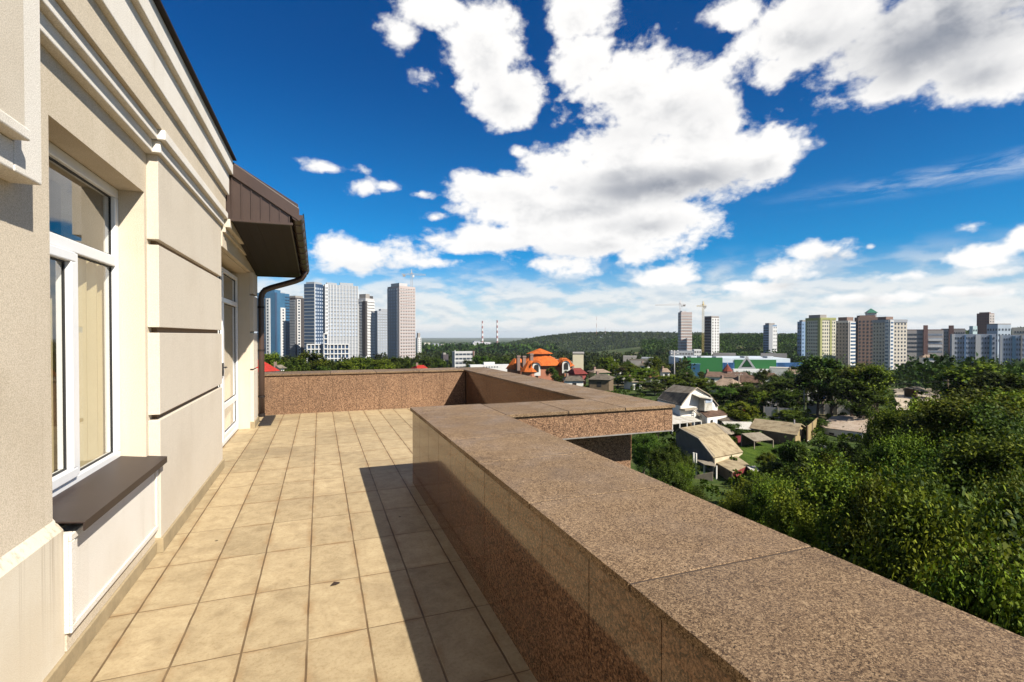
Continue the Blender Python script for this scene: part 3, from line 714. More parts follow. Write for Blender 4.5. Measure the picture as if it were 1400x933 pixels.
# ------------------------------------------------------------------ towers and blocks in the distance
WINM = plain('dark_window_glass', (.035, .045, .06), .15, 0, .3, .3, None, .6)
WINB = plain('blue_window_glass', (.05, .09, .15), .12, 0, .3, .3, None, .7)
WINP = plain('pale_window_glass', (.28, .32, .38), .2, 0, .3, .3, None, .6)
WHITEW = plain('white_cladding', (.47, .465, .45), .6, 0, .06, .1)
GREYW = plain('grey_cladding', (.25, .265, .28), .6, 0, .08, .1)
def quadbox(a, b, n, z0, z1, th):
    """thin upright slab standing on the ground line a-b, th thick along the normal n"""
    return [(a.x, a.y), (b.x, b.y), (b.x + n.x * th, b.y + n.y * th), (a.x + n.x * th, a.y + n.y * th)]
class Block:
    """a rectangular building: left, nearest-corner and right edge in the view, roof height and distance"""
    def __init__(s, name, label, cat, pl, pc, pr, ytop, D, mat, group=None, mat2=None, turn=None, depth=14., zb=None, ratio=None):
        C = at(pc, 460, D); zt = at(pc, ytop, D).z
        vd, r = view(pc)
        s.zt = zt; s.zb = ground(C.x, C.y) - 2 if zb is None else zb
        fl, fr = pc - pl, pr - pc
        if turn is None: turn = math.degrees(math.atan2(max(fl, .01), max(fr, .01))) if ratio is None else ratio
        # right face direction: goes to the right and away by `turn` degrees; left face is square to it
        th = R(turn)
        ur = r * math.cos(th) + vd * math.sin(th); ul = -r * math.sin(th) + vd * math.cos(th)
        def reach(u, px):
            v2, r2 = view(px); C2 = Vector((C.x, C.y, 0))
            # C + t u lies on the sight line through px
            den = u.dot(r2); return -C2.dot(r2) / den if abs(den) > 1e-6 else depth
        lr = reach(ur, pr) if fr > .5 else depth; ll = reach(ul, pl) if fl > .5 else depth
        lr = min(max(lr, 2.), 90.); ll = min(max(ll, 2.), 90.)
        C0 = Vector((C.x, C.y, 0)); s.C, s.ur, s.ul, s.lr, s.ll = C0, ur, ul, lr, ll
        s.root = thing(name, label, cat, (C.x, C.y, s.zb), group)
        s.faces = {'L': (C0 + ul * ll, C0), 'R': (C0, C0 + ur * lr)}
        s.body = MB().prism([C0[:2], (C0 + ur * lr)[:2], (C0 + ur * lr + ul * ll)[:2], (C0 + ul * ll)[:2]], s.zb, zt).build('wall', mat, s.root)
        s.count = 0; s.rest = {}
        lm((pl + pr) / 2, D, label, (pr - pl) / 2)
    def nrm(s, f):
        a, b = s.faces[f]; d = (b - a).normalized(); return Vector((d.y, -d.x, 0)), d, (b - a).length
    def slab(s, f, u0, u1, z0, z1, mat, name, th=.4, parent=None):
        """a plate on face f from fraction u0 to u1 across, fractions z0 to z1 of the height"""
        n, d, L = s.nrm(f); a = s.faces[f][0]; H_ = s.zt - s.zb
        p, q = a + d * L * u0, a + d * L * u1
        return MB().prism([p[:2], (p + n * th)[:2], (q + n * th)[:2], q[:2]][::-1], s.zb + H_ * z0, s.zb + H_ * z1).build(name, mat, s.root)
    def grid(s, f, cols, rows, fw, fh, mat, name='window', u=(0, 1), z=(.04, .98), th=.12, own=48):
        n, d, L = s.nrm(f); a = s.faces[f][0]; H_ = s.zt - s.zb
        cw = L * (u[1] - u[0]) / cols; rh = H_ * (z[1] - z[0]) / rows; w, h = cw * fw, rh * fh
        me = None; rest = s.rest.setdefault(name + mat.name, (MB(), mat, name))[0]
        for j in range(rows - 1, -1, -1):
            for i in range(cols):
                p = a + d * (L * u[0] + cw * (i + .5)); zz = s.zb + H_ * z[0] + rh * (j + .5)
                box = MB().prism([(p + d * (w / 2))[:2], (p + d * (w / 2) + n * th)[:2], (p - d * (w / 2) + n * th)[:2], (p - d * (w / 2))[:2]], zz - h / 2, zz + h / 2)
                if s.count < 95 and own > 0:
                    own -= 1; s.count += 1
                    if me is None:
                        o = box.build(name, mat, s.root, loc=None)
                        # move its origin to the window itself so that copies share the mesh
                        off = Vector((p.x, p.y, zz)) - s.root.location
                        o.data.transform(Matrix.Translation(-off)); o.location = off; me = o
                    else:
                        o = me.copy(); COL.objects.link(o); o.location = Vector((p.x, p.y, zz)) - s.root.location
                else: rest.add(box.v, box.f)
        return s
    def floors(s, f, rows, fh, mat, name='floor_slab', u=(0, 1), z=(.02, .99), th=.35):
        n, d, L = s.nrm(f); a = s.faces[f][0]; H_ = s.zt - s.zb; m = MB()
        p, q = a + d * L * u[0], a + d * L * u[1]
        for j in range(rows):
            z0 = s.zb + H_ * (z[0] + (z[1] - z[0]) * j / rows); m.prism([p[:2], (p + n * th)[:2], (q + n * th)[:2], q[:2]][::-1], z0, z0 + H_ * (z[1] - z[0]) / rows * fh)
        o = m.build(name, mat, s.root); o['kind'] = 'stuff' if rows > 100 else 'thing'; return s
    def roofbox(s, u0, u1, v0, v1, h, mat, name='roof_house'):
        p = lambda a, b: (s.C + s.ur * s.lr * a + s.ul * s.ll * b)[:2]
        MB().prism([p(u0, v0), p(u1, v0), p(u1, v1), p(u0, v1)], s.zt + .02, s.zt + h).build(name, mat, s.root); return s
    def done(s):
        for m, mat, name in s.rest.values():
            if m.f:
                o = m.build(name, mat, s.root); o['kind'] = 'stuff'
        return s
TG = 'tall residential towers on the left'
c_navy = plain('navy_glass', (.030, .055, .10), .2, 0, .15, .05, None, .6); c_blue = plain('teal_blue_glass', (.03, .095, .17), .2, 0, .2, .05, None, .6)
c_pale = plain('pale_grey_wall', (.38, .37, .365), .7, 0, .06, .1); c_pink = plain('pinkish_concrete', (.34, .285, .265), .8, 0, .08, .1); c_conc = plain('raw_concrete', (.23, .21, .19), .9, 0, .12, .15)
c_dark = plain('dark_shaft', (.05, .045, .045), .8); c_lgrey = plain('light_grey_wall', (.225, .235, .25), .65, 0, .07, .08)
# blue and white tower by the eave
b = Block('residential_tower', 'blue glass tower with two white window strips, beside the downpipe', 'tower', 352, 376, 396, 400, 470, c_blue, TG)
b.slab('L', .52, .74, 0, .93, WHITEW, 'window_strip', .7); b.slab('R', .36, .66, 0, .82, WHITEW, 'window_strip', .7); b.slab('R', .0, .12, 0, 1.0, c_navy, 'dark_strip', .5)
b.grid('L', 1, 24, .5, .5, WINM, u=(.55, .71), z=(.04, .92), th=.85).grid('R', 1, 22, .45, .5, WINM, u=(.40, .62), z=(.04, .81), th=.85)
b.floors('L', 26, .25, c_navy, u=(0, .5)).floors('R', 26, .25, c_navy, u=(.68, 1)); b.roofbox(.1, .5, .1, .9, 2.5, c_blue).roofbox(.6, .95, .2, .8, 1.2, GREYW).done()
b = Block('residential_tower', 'slim dark tower with a narrow white strip, between the blue and navy towers', 'tower', 392, 404, 417, 407, 500, c_dark, TG)
b.slab('L', 0, 1, 0, .97, c_lgrey, 'side_cladding', .3); b.slab('R', .15, .5, 0, .98, WHITEW, 'window_strip', .6); b.grid('R', 1, 24, .7, .6, WINM, u=(.2, .45), th=.75).floors('L', 26, .3, GREYW, th=.5); b.roofbox(.1, .9, .1, .9, 1.8, c_conc).done()
# navy and grey complex
b = Block('residential_tower', 'navy sided tower with white gridded windows and a broad grey lattice front', 'tower', 416, 430, 443, 388, 440, c_navy, TG, turn=50)
b.grid('R', 4, 24, .62, .55, WINP, u=(.04, .98), z=(.02, .97)); b.floors('L', 26, .18, GREYW, th=.25); b.slab('R', .0, .05, 0, 1, WHITEW, 'edge_strip', .4); b.slab('R', .93, 1.0, 0, 1, WHITEW, 'edge_strip', .4); b.roofbox(.1, .9, .1, .9, 1.6, GREYW).done()
b = Block('residential_tower', 'broad grey lattice slab tower joined to the navy tower', 'tower', 443.5, 444.5, 490, 389, 445, c_lgrey, TG, turn=16)
b.grid('R', 10, 14, .5, .42, WINP, u=(.05, .98), z=(.42, .97)); b.floors('R', 24, .14, GREYW, th=.3); b.slab('R', .0, .09, 0, 1, WHITEW, 'edge_strip', .5)
b.grid('R', 2, 24, .5, .6, WINM, u=(.01, .08), th=.6, own=20)
n_, d_, L_ = b.nrm('R'); ribs = MB()
for i in range(11):
    p = b.faces['R'][0] + d_ * L_ * (.05 + .093 * i); ribs.prism([p[:2], (p + n_ * .35)[:2], (p + n_ * .35 + d_ * .45)[:2], (p + d_ * .45)[:2]][::-1], b.zb, b.zt)
ribs.build('rib', WHITEW, b.root); b.roofbox(.05, .35, .1, .8, 1.6, GREYW).roofbox(.45, .85, .2, .8, 2.2, GREYW).done()
# white framed podium in front of it
pod = thing('podium_block', 'low block with a white square lattice frame at the foot of the grey tower', 'building', at(448, 490, 400), None)
def lattice(x0, x1, y0, y1, nx, ny, D):
    A, B = at(x0, y1, D), at(x1, y1, D); zt, zb = at(x0, y0, D).z, at(x0, y1, D).z - 6
    vd, r = view((x0 + x1) / 2); m = MB()
    W_ = (B - A).length; d = (B - A).normalized(); d.z = 0; n = Vector((d.y, -d.x, 0))
    g_ = MB().obox((A.x, A.y, 0), d, -n, W_, 10, zb, zt - .2); g_.build('wall', c_navy, pod)
    for i in range(nx + 1): m.obox(A + d * (W_ * i / nx - .3), d, n, .65, .8, zb, zt)
    for j in range(ny + 1): m.obox(A + n * .1, d, n, W_, .9, zt - .7 - (zt - zb - 8) * j / ny, zt - (zt - zb - 8) * j / ny)
    m.build('frame', WHITEW, pod)
lattice(420, 477, 470.5, 494, 11, 3, 400); lattice(443, 448, 456, 494, 1, 5, 396)
# white tower with dark shaft
b = Block('residential_tower', 'white tower with a dark vertical shaft and an unfinished top', 'tower', 489, 500, 512, 408, 500, c_pale, TG, turn=45)
b.slab('L', .62, 1.0, .20, .96, c_dark, 'shaft', .5); b.slab('R', .0, .12, .20, .96, c_dark, 'shaft', .5); b.slab('L', .05, .2, 0, .92, WHITEW, 'edge_strip', .6)
b.floors('R', 24, .5, WHITEW, u=(.15, 1), th=.6).floors('L', 24, .5, WHITEW, u=(.22, .6), th=.4); b.roofbox(.1, .55, .1, .9, 4.2, c_conc).roofbox(.55, .95, .1, .9, 2.6, c_dark).done()
b = Block('residential_tower', 'lower plain grey tower half behind the pinkish tower', 'tower', 512, 516, 533, 425, 560, c_lgrey, TG, turn=20)
b.floors('R', 20, .3, GREYW, th=.3); b.grid('R', 5, 20, .5, .5, WINP); b.roofbox(.3, .9, .1, .8, 2., c_lgrey).done()
# tower under construction with crane
b = Block('residential_tower', 'pinkish grey tower under construction with a crane behind its roof', 'tower', 530, 546, 568, 391, 470, c_pink, TG)
b.slab('L', .0, .9, 0, .98, c_lgrey, 'cladding', .3); b.grid('R', 6, 26, .5, .5, c_dark, u=(.04, .98), z=(.02, .98)); b.grid('L', 4, 26, .4, .45, WINP, u=(.05, .9), th=.5); b.floors('R', 26, .22, c_pale, th=.35)
b.roofbox(.0, .5, .0, .7, 2.6, c_pale).done()
b = Block('residential_tower', 'thin white tower far behind the pinkish tower', 'tower', 568.5, 571, 576, 462, 640, WHITEW, TG)
b.grid('R', 2, 12, .5, .5, WINM); b.roofbox(.2, .8, .2, .8, 6, c_conc).done()
YEL = plain('crane_yellow', (.45, .33, .12), .6); CRG = plain('crane_grey', (.30, .28, .27), .6)
def crane(label, px, ytop, ybase, xl, xr, D, mat):
    t = thing('tower_crane', label, 'crane', at(px, ybase, D), 'tower cranes')
    A, B = at(px, ybase, D), at(px, ytop, D); vd, r = view(px); w = .8; m = MB()
    zj = at(px, ytop + (ybase - ytop) * .0 + 3.2, D).z
    for sx in (-w, w):
        for sy in (-w, w): m.tube([A + r * sx + vd * sy, Vector((A.x, A.y, B.z)) + r * sx + vd * sy], .16, 5)
    k = A.z
    while k < B.z - 2:
        m.tube([Vector((A.x, A.y, k)) - r * w - vd * w, Vector((A.x, A.y, k + 2)) + r * w - vd * w], .10, 4); m.tube([Vector((A.x, A.y, k + 2)) - r * w - vd * w, Vector((A.x, A.y, k + 2)) + r * w - vd * w], .10, 4); k += 2
    m.build('mast', mat, t)
    J = Vector((A.x, A.y, zj)); L1, L2 = at(xl, ytop, D), at(xr, ytop, D); m = MB()
    for e in (L1, L2):
        e = Vector((e.x, e.y, zj)); m.tube([J + vd * .5, e + vd * .5], .16, 4); m.tube([J - vd * .5, e - vd * .5], .16, 4); m.tube([J + Vector((0, 0, 1.3)), e + Vector((0, 0, .9))], .16, 4)
        n_ = int((e - J).length / 2.2)
        for i in range(n_):
            m.tube([J + (e - J) * (i / n_) - vd * .5, J + (e - J) * ((i + .5) / n_) + Vector((0, 0, 1.2))], .08, 4); m.tube([J + (e - J) * ((i + .5) / n_) + Vector((0, 0, 1.2)), J + (e - J) * ((i + 1) / n_) - vd * .5], .08, 4)
    m.build('jib', mat, t)
    MB().tube([J + Vector((0, 0, 1)), J + Vector((0, 0, 5.5))], [.7, .15], 4).tube([J + Vector((0, 0, 5.3)), Vector((L1.x, L1.y, zj + 1)) * .5 + J * .5], .07, 4).tube([J + Vector((0, 0, 5.3)), Vector((L2.x, L2.y, zj + 1)) * .8 + J * .2], .07, 4).build('peak', mat, t)
    e = L1 if abs(xl - px) < abs(xr - px) else L2; e = Vector((e.x, e.y, zj))
    MB().obox(e + (J - e) * .12 - vd * .7 - Vector((0, 0, 0)), (J - e).normalized(), vd, 2.4, 1.4, zj - 1.6, zj + .3).build('counterweight', c_conc, t)
    MB().obox(J + r * .9 - vd * .8, r, vd, 1.5, 1.6, zj - 2.2, zj - .2).build('cab', WHITEW, t)
crane('tower crane with a short jib above the pinkish tower', 563, 373, 460, 549, 582, 480, CRG)
# pair of towers with cranes on the wooded slope
b = Block('apartment_tower', 'light pinkish tower under construction on the wooded slope', 'tower', 927, 931, 946, 427, 560, c_pink, 'towers on the wooded slope', turn=18)
b.floors('R', 18, .3, WHITEW, th=.3); b.grid('R', 6, 18, .55, .45, plain('brownish_pane', (.30, .22, .19), .4)); b.floors('L', 18, .3, WHITEW, th=.3); b.roofbox(.1, .5, .1, .8, 1.2, c_pale).done()
crane('pale tower crane with a long jib over the light pinkish tower', 930, 414, 470, 896, 938, 575, plain('crane_pale', (.5, .47, .45), .6))
b = Block('apartment_tower', 'dark brown tower with one white side beside the right hand crane', 'tower', 963, 972.5, 983, 434, 540, plain('dark_brown_brick', (.085, .055, .050), .8, 0, .1, .1), 'towers on the wooded slope', turn=45)
b.floors('L', 17, .28, c_conc, th=.25); b.slab('R', 0, 1, 0, .99, WHITEW, 'cladding', .3); b.grid('R', 3, 17, .4, .55, c_dark, th=.4, z=(.02, .98)); b.grid('L', 4, 17, .45, .45, WINM, th=.3); b.roofbox(.0, 1., .0, 1., 1.2, c_conc).done()
crane('tower crane with a lattice mast left of the dark brown tower', 961, 416, 482, 952.5, 966, 530, YEL)
# blue and white tower in the trees
b = Block('apartment_tower', 'small blue and white tower standing alone in the woods', 'tower', 1043.5, 1051, 1062, 444.5, 600, plain('sky_blue_panels', (.12, .19, .28), .6, 0, .15, .1), 'towers on the wooded slope', turn=40)
b.slab('R', .0, .45, 0, 1, c_lgrey, 'grey_side', .3); b.slab('R', .45, 1., 0, .96, WHITEW, 'white_side', .4); b.grid('L', 2, 10, .8, .35, WINM, z=(.3, .95)); b.grid('R', 2, 10, .35, .4, WINM, u=(.5, 1), th=.55); b.roofbox(.1, .8, .1, .8, 2., c_conc).done()
b = Block('apartment_tower', 'light blue tower partly hidden behind the yellow green tower', 'tower', 1090, 1096, 1104, 440, 560, plain('pale_blue_panels', (.15, .22, .32), .6, 0, .15, .1), 'towers on the wooded slope', turn=40)
b.grid('L', 2, 12, .6, .4, WINM); b.grid('R', 2, 12, .5, .4, WINB); b.roofbox(.2, .9, .1, .8, 1.5, c_conc).done()
# yellow-green tower
c_yg = plain('yellow_green_render', (.23, .235, .095), .8, 0, .08, .1); c_cream = plain('cream_render', (.40, .375, .29), .8, 0, .06, .1)
b = Block('apartment_tower', 'cream and yellow green tower with many small windows behind the trees', 'tower', 1101.5, 1121, 1142.5, 434.5, 430, c_cream, 'apartment towers on the right')
b.slab('L', .0, .06, 0, 1, c_yg, 'green_strip', .3); b.slab('L', .86, 1, 0, 1, c_yg, 'green_strip', .3); b.slab('R', 0, .12, 0, 1, c_yg, 'green_strip', .3); b.slab('R', .62, .74, .1, 1, c_yg, 'green_strip', .3)
b.slab('L', 0, 1, .96, 1, c_yg, 'green_band', .4); b.slab('R', 0, 1, .965, 1., c_yg, 'green_band', .4)
b.grid('L', 6, 17, .42, .5, WINM, u=(.08, .86), z=(.02, .95)).grid('R', 6, 17, .42, .5, WINM, u=(.12, .98), z=(.02, .95)); b.roofbox(.1, .5, .1, .9, 2.2, c_conc).roofbox(.3, .9, .5, .9, 1.4, c_cream).done()
# brown and beige complex with a green pyramid on its roof
c_brick = plain('brown_brick', (.165, .11, .088), .85, 0, .1, .12); c_beige = plain('beige_panels', (.37, .335, .28), .8, 0, .07, .1)
b = Block('apartment_tower', 'grey and white tower left of the brown brick tower', 'tower', 1142.8, 1160, 1172.5, 438.5, 445, plain('warm_grey_panels', (.26, .24, .225), .8, 0, .08, .1), 'apartment towers on the right')
b.slab('R', .1, .75, 0, .98, WHITEW, 'balcony_strip', .5); b.grid('R', 1, 16, .9, .45, WINB, u=(.14, .71), th=.7); b.grid('L', 4, 16, .4, .5, WINM); b.slab('L', 0, 1, .965, 1, WHITEW, 'roof_band', .3); b.roofbox(.1, .8, .2, .9, 2.6, c_brick).done()
b = Block('apartment_tower', 'brown brick tower with a green pyramid roof on top', 'tower', 1168, 1173, 1200, 434, 450, c_brick, 'apartment towers on the right', turn=12)
b.grid('R', 5, 17, .4, .5, WINM, z=(.02, .96)); b.roofbox(.1, .9, .1, .9, 1.4, c_brick).roofbox(.52, .98, .2, .8, 3.2, WHITEW)
q = lambda a, c: (b.C + b.ur * b.lr * a + b.ul * b.ll * c)
m = MB(); zz = b.zt + 3.2; base = [q(.46, .1), q(1.04, .1), q(1.04, .9), q(.46, .9)]; ap = q(.75, .5)
pts = [(p.x, p.y, zz) for p in base] + [(ap.x, ap.y, zz + 3.4)]
m.add(pts, [(0, 3, 2, 1), (0, 1, 4), (1, 2, 4), (2, 3, 4), (3, 0, 4)]); m.build('green_pyramid', plain('green_copper', (.03, .11, .07), .5), b.root); b.done()
b = Block('apartment_tower', 'beige tower with white balconies right of the brown brick tower', 'tower', 1193, 1216, 1240, 437, 420, c_beige, 'apartment towers on the right')
b.grid('L', 4, 17, .4, .5, WINM, u=(.02, .75), z=(.02, .96)); b.slab('L', .78, 1., 0, .985, WHITEW, 'balcony_strip', .6); b.slab('R', .0, .2, 0, .985, WHITEW, 'balcony_strip', .6); b.grid('L', 1, 17, .9, .45, WINB, u=(.8, .98), th=.75, own=17); b.grid('R', 1, 17, .8, .45, WINB, u=(.02, .18), th=.75, own=17)
b.grid('R', 4, 17, .42, .5, WINM, u=(.24, .98), z=(.02, .96)); b.slab('L', 0, 1, .955, 1, c_lgrey, 'roof_band', .35); b.slab('R', 0, 1, .955, 1, c_lgrey, 'roof_band', .35); b.roofbox(.1, .5, .3, .8, 2.0, c_brick).done()
# blocks along the ridge on the right
c_redb = plain('dull_red_brick', (.13, .07, .06), .85, 0, .1, .12); c_bluep = plain('grey_blue_panels', (.25, .28, .325), .8, 0, .15, .12); c_tan = plain('tan_brick', (.285, .26, .24), .85, 0, .1, .12)
RG = 'long blocks on the ridge'
b = Block('apartment_block', 'long tan and grey block on the ridge right of the beige tower', 'building', 1237, 1238, 1290, 452, 560, c_tan, RG, turn=14, depth=12)
b.grid('R', 16, 5, .5, .45, WINM, u=(.03, .46), z=(.45, .95)).grid('R', 14, 5, .6, .45, WINP, u=(.5, .98), z=(.45, .95)); b.slab('R', .47, .58, .2, 1.12, c_redb, 'stair_tower', 1.2); b.slab('R', .60, .95, .75, .80, WHITEW, 'balcony_row', .8); b.slab('R', .60, .95, .60, .65, WHITEW, 'balcony_row', .8); b.roofbox(.05, .98, .1, .9, .8, c_redb).done()
b = Block('apartment_block', 'tan block with a red stair tower behind the light blue block', 'building', 1285, 1286, 1320, 450.5, 600, c_tan, RG, turn=10, depth=12)
b.grid('R', 10, 5, .5, .4, WINM, u=(.03, .98), z=(.5, .95)); b.slab('R', .32, .52, .3, 1.1, c_redb, 'stair_tower', 1.2); b.roofbox(.05, .98, .1, .9, .6, c_brick).done()
b = Block('apartment_block', 'long light blue panel block five storeys high along the ridge', 'building', 1299, 1300, 1362, 457, 520, c_bluep, RG, turn=12, depth=12)
b.grid('R', 16, 5, .5, .45, WINM, u=(.02, .98), z=(.42, .96)); b.slab('R', .02, .08, .4, 1, WHITEW, 'balcony_strip', .7); b.slab('R', .3, .34, .4, .98, plain('bright_blue_panel', (.10, .18, .30), .7), 'blue_strip', .7); b.slab('R', .55, .66, .4, .98, WHITEW, 'balcony_strip', .7); b.slab('R', .85, .9, .4, .98, c_blue, 'blue_strip', .7); b.done()
b = Block('apartment_block', 'pale blue panel block at the right edge of the view', 'building', 1366, 1367, 1415, 458.5, 510, plain('pale_blue_panel_wall', (.29, .33, .39), .8, 0, .12, .12), RG, turn=12, depth=12)
b.grid('R', 13, 5, .5, .45, WINM, u=(.02, .98), z=(.42, .96)); b.slab('R', .0, .07, .3, 1, WHITEW, 'end_strip', .7); b.slab('R', .35, .45, .4, .98, c_blue, 'blue_strip', .7); b.slab('R', .6, .64, .4, 1, c_tan, 'tan_strip', .7); b.done()
b = Block('apartment_tower', 'tall brown tower rising over the light blue panel block', 'tower', 1335, 1352, 1359, 428.5, 620, plain('deep_brown_brick', (.13, .065, .055), .85, 0, .1, .1), RG)
b.grid('L', 5, 12, .35, .4, WINM, z=(.35, .97)); b.slab('R', 0, 1, 0, .99, c_tan, 'painted_sun_side', .2); b.grid('R', 2, 12, .35, .4, WINM, z=(.35, .97), th=.3); b.roofbox(.0, .3, .0, .8, 1., c_brick).done()  # tan plate lightens this side by colour, as if lit by the sun
b = Block('apartment_block', 'whitish low block right of the tall brown tower', 'building', 1349, 1364, 1382, 444, 590, plain('whitish_blue_wall', (.31, .36, .41), .8, 0, .1, .12), RG)
b.grid('L', 4, 3, .5, .4, WINM, z=(.6, .95)).grid('R', 4, 3, .5, .4, WINM, z=(.6, .95)); b.roofbox(.0, 1., .0, 1., .8, c_conc).done()
b = Block('apartment_block', 'small greenish white block left of the tall brown tower', 'building', 1325, 1330, 1336, 446, 610, plain('greenish_wall', (.36, .46, .46), .8), RG); b.grid('R', 2, 3, .5, .4, WINM, z=(.6, .95)); b.done()
b = Block('apartment_block', 'beige block with a tree in front, at the right edge behind the pale blue block', 'building', 1383, 1386, 1412, 448, 600, c_beige, RG, turn=12); b.grid('R', 7, 3, .5, .4, WINM, z=(.6, .95)); b.done()

# ------------------------------------------------------------------ shopping hall with the green triangle
c_grn = plain('bright_green_panels', (.012, .095, .022), .55, 0, .1, .05); c_hall = plain('white_blue_panels', (.40, .45, .48), .55, 0, .08, .05)
hall = thing('shopping_hall', 'long white and green shopping hall with a big triangle sign on its front', 'building', at(1005, 503, 360)); lm(1005, 360, 'shopping hall', 66)
HA, HB = at(935, 503, 356), at(1075, 503, 378); HD = HB - HA; HD.z = 0; HD.normalize(); HN = Vector((HD.y, -HD.x, 0))
def onhall(x):
    r_ = ray(x, 460); o_ = Vector((HA.x, HA.y, 0)); t_ = o_.dot(HN) / (r_.x * HN.x + r_.y * HN.y); return Vector((r_.x * t_, r_.y * t_, 0)), t_ * math.hypot(r_.x, r_.y)
def hall_seg(x0, x1, yt, mat, name, off=0., th=10):
    (A, da), (B, db) = onhall(x0), onhall(x1); zt = at((x0 + x1) / 2, yt, (da + db) / 2).z
    A = A + HN * off; B = B + HN * off; A.z = HA.z; d, n, L = HD, HN, (B - A).length
    return MB().obox((A.x, A.y, 0), d, -n, L, th, A.z - 4, zt).build(name, mat, hall)
hall_seg(934, 1074, 490.2, c_hall, 'wall', 0, th=40)
hall_seg(933, 967, 489.0, c_grn, 'green_panel', .5, th=.6); hall_seg(1004, 1041, 492.0, c_grn, 'green_panel', .5, th=.6)
for x in (972, 985, 996, 1046, 1055, 1064): hall_seg(x, x + 4, 496, plain('blue_sign_panel', (.05, .15, .35), .5), 'sign_panel', .45, th=.5)
hall_seg(1000, 1074, 504.5, plain('canopy_white', (.5, .5, .49), .6), 'canopy', 4, th=5)
for x, w_ in ((945, 6), (958, 5), (980, 8), (1018, 7), (1050, 9)):
    A = at(x, 489, onhall(x)[1] + 10); MB().box((A.x - w_ * .3, A.y - 2, A.z - 1.5), (A.x + w_ * .3, A.y + 2, A.z + .9)).build('roof_unit', GREYW, hall)
sg = thing('triangle_sign', 'white outlined triangle with a green triangle inside, over the hall entrance', 'sign', at(1021, 504, 348)); lm(1021, 348, 'triangle sign', 12)
def tri(x0, x1, yb, xa, ya, D, inset):
    p = [at(x0, yb, D), at(x1, yb, D), at(xa, ya, D)]; c_ = (p[0] + p[1] + p[2]) / 3
    return p, [c_ + (q - c_) * inset for q in p]
o3, i3 = tri(1008.5, 1033.5, 504.5, 1021, 486.5, 352, .62); vd, r = view(1021); m = MB()
for i in range(3):
    j = (i + 1) % 3; m.extr([o3[i], o3[j], i3[j], i3[i]], vd * .5)
m.build('white_outline', WHITEW, sg)
_, g3 = tri(1008.5, 1033.5, 504.5, 1021, 486.5, 352, .44); MB().extr(g3, vd * .6).build('green_triangle', c_grn, sg)
_, g4 = tri(1008.5, 1033.5, 504.5, 1021, 486.5, 352.7, .70); MB().extr(g4, vd * .1).build('backing', plain('dark_green_panel', (.02, .10, .03), .6), sg)
for x0, x1, y0, y1, D, lab in ((1040, 1076, 483, 488, 400, 'pale concrete retaining wall on the slope right of the blue and white tower'), (975, 1006, 482.5, 486, 410, 'grey retaining wall at the foot of the wooded slope')):
    A, B = at(x0, y1, D), at(x1, y1, D); A.z = B.z = min(A.z, B.z); d = (B - A).normalized()
    t = thing('retaining_wall', lab, 'wall', A); MB().obox((A.x, A.y, 0), d, Vector((-d.y, d.x, 0)), (B - A).length, .6, A.z - 3, at(x0, y0, D).z).build('concrete', c_conc, t)
b = Block('small_block', 'small white flat roofed block under the light pinkish tower', 'building', 946, 949, 959, 478, 500, WHITEW, None, turn=15, depth=8); b.grid('R', 3, 2, .6, .4, c_dark, z=(.6, .97)); b.done()
b = Block('low_hall', 'low pale hall in front of the light pinkish tower', 'building', 915, 917, 948, 480, 470, c_lgrey, None, turn=12, depth=10); b.grid('R', 8, 1, .6, .25, c_dark, z=(.75, .98)); b.done()

# ------------------------------------------------------------------ things beyond the far end wall
b = Block('office_block', 'grey four storey block with strip windows beyond the far end wall', 'building', 618, 621, 649, 481, 300, plain('grey_render', (.36, .35, .34), .8, 0, .08, .2), None, turn=12, depth=12)
b.grid('R', 5, 4, .85, .4, WINM, u=(.04, .96), z=(.4, .98)); b.slab('R', 0, 1, .69, .72, WHITEW, 'sill_band', .3); b.slab('R', .02, .05, .3, 1.05, WHITEW, 'downpipe', .4); b.slab('R', .9, .98, .3, 1.02, c_redb, 'red_panel', .4); b.done()
b = Block('office_block', 'dark brown windowless block left of the grey four storey block', 'building', 603, 606, 613, 485, 310, plain('very_dark_brown', (.055, .045, .05), .8), None, turn=20, depth=10); b.floors('R', 4, .2, c_conc, th=.2); b.roofbox(.1, .6, .2, .8, 1.0, c_conc).done()
b = Block('white_hall', 'long low white flat roofed hall left of the orange roofed mansion', 'building', 641, 643, 698, 499.5, 200, WHITEW, None, turn=8, depth=16); b.roofbox(.35, .62, .3, .8, 1.0, WHITEW); b.grid('R', 6, 1, .5, .3, WINM, u=(.3, .7), z=(.82, .98), own=6); b.done()
b = Block('long_pale_building', 'long pale institutional building far off on the plain', 'building', 613, 615, 641, 472, 1300, c_cream, None, turn=8, depth=20); b.roofbox(.0, .25, .1, .9, 3.5, c_cream); b.grid('R', 9, 2, .4, .4, WINM, z=(.5, .95)); b.done()
b = Block('power_station', 'low pale power station hall below the striped chimneys', 'building', 645, 647, 697, 468.5, 2600, plain('industrial_grey', (.42, .40, .42), .8), None, turn=6, depth=40, zb=-75); b.roofbox(.05, .4, .1, .9, 8, c_lgrey).done()
for i, (x0, x1, yt, D) in enumerate(((578, 588, 469, 1500), (590, 600, 470, 1450), (601, 612, 471, 1350), (700, 712, 476, 1300))):
    b = Block('distant_block', ['pale distant block just right of the thin white tower', 'second pale distant block from the thin white tower', 'pale distant block left of the long institutional building', 'pale distant block right of the power station'][i], 'building', x0, x0 + 2, x1, yt, D, [c_cream, c_lgrey, c_pink, c_pale][i], 'pale blocks far off on the plain', turn=12, depth=14); b.floors('R', 5, .4, GREYW, z=(.5, 1)); b.done()
RED = plain('red_band_paint', (.20, .085, .075), .8); 
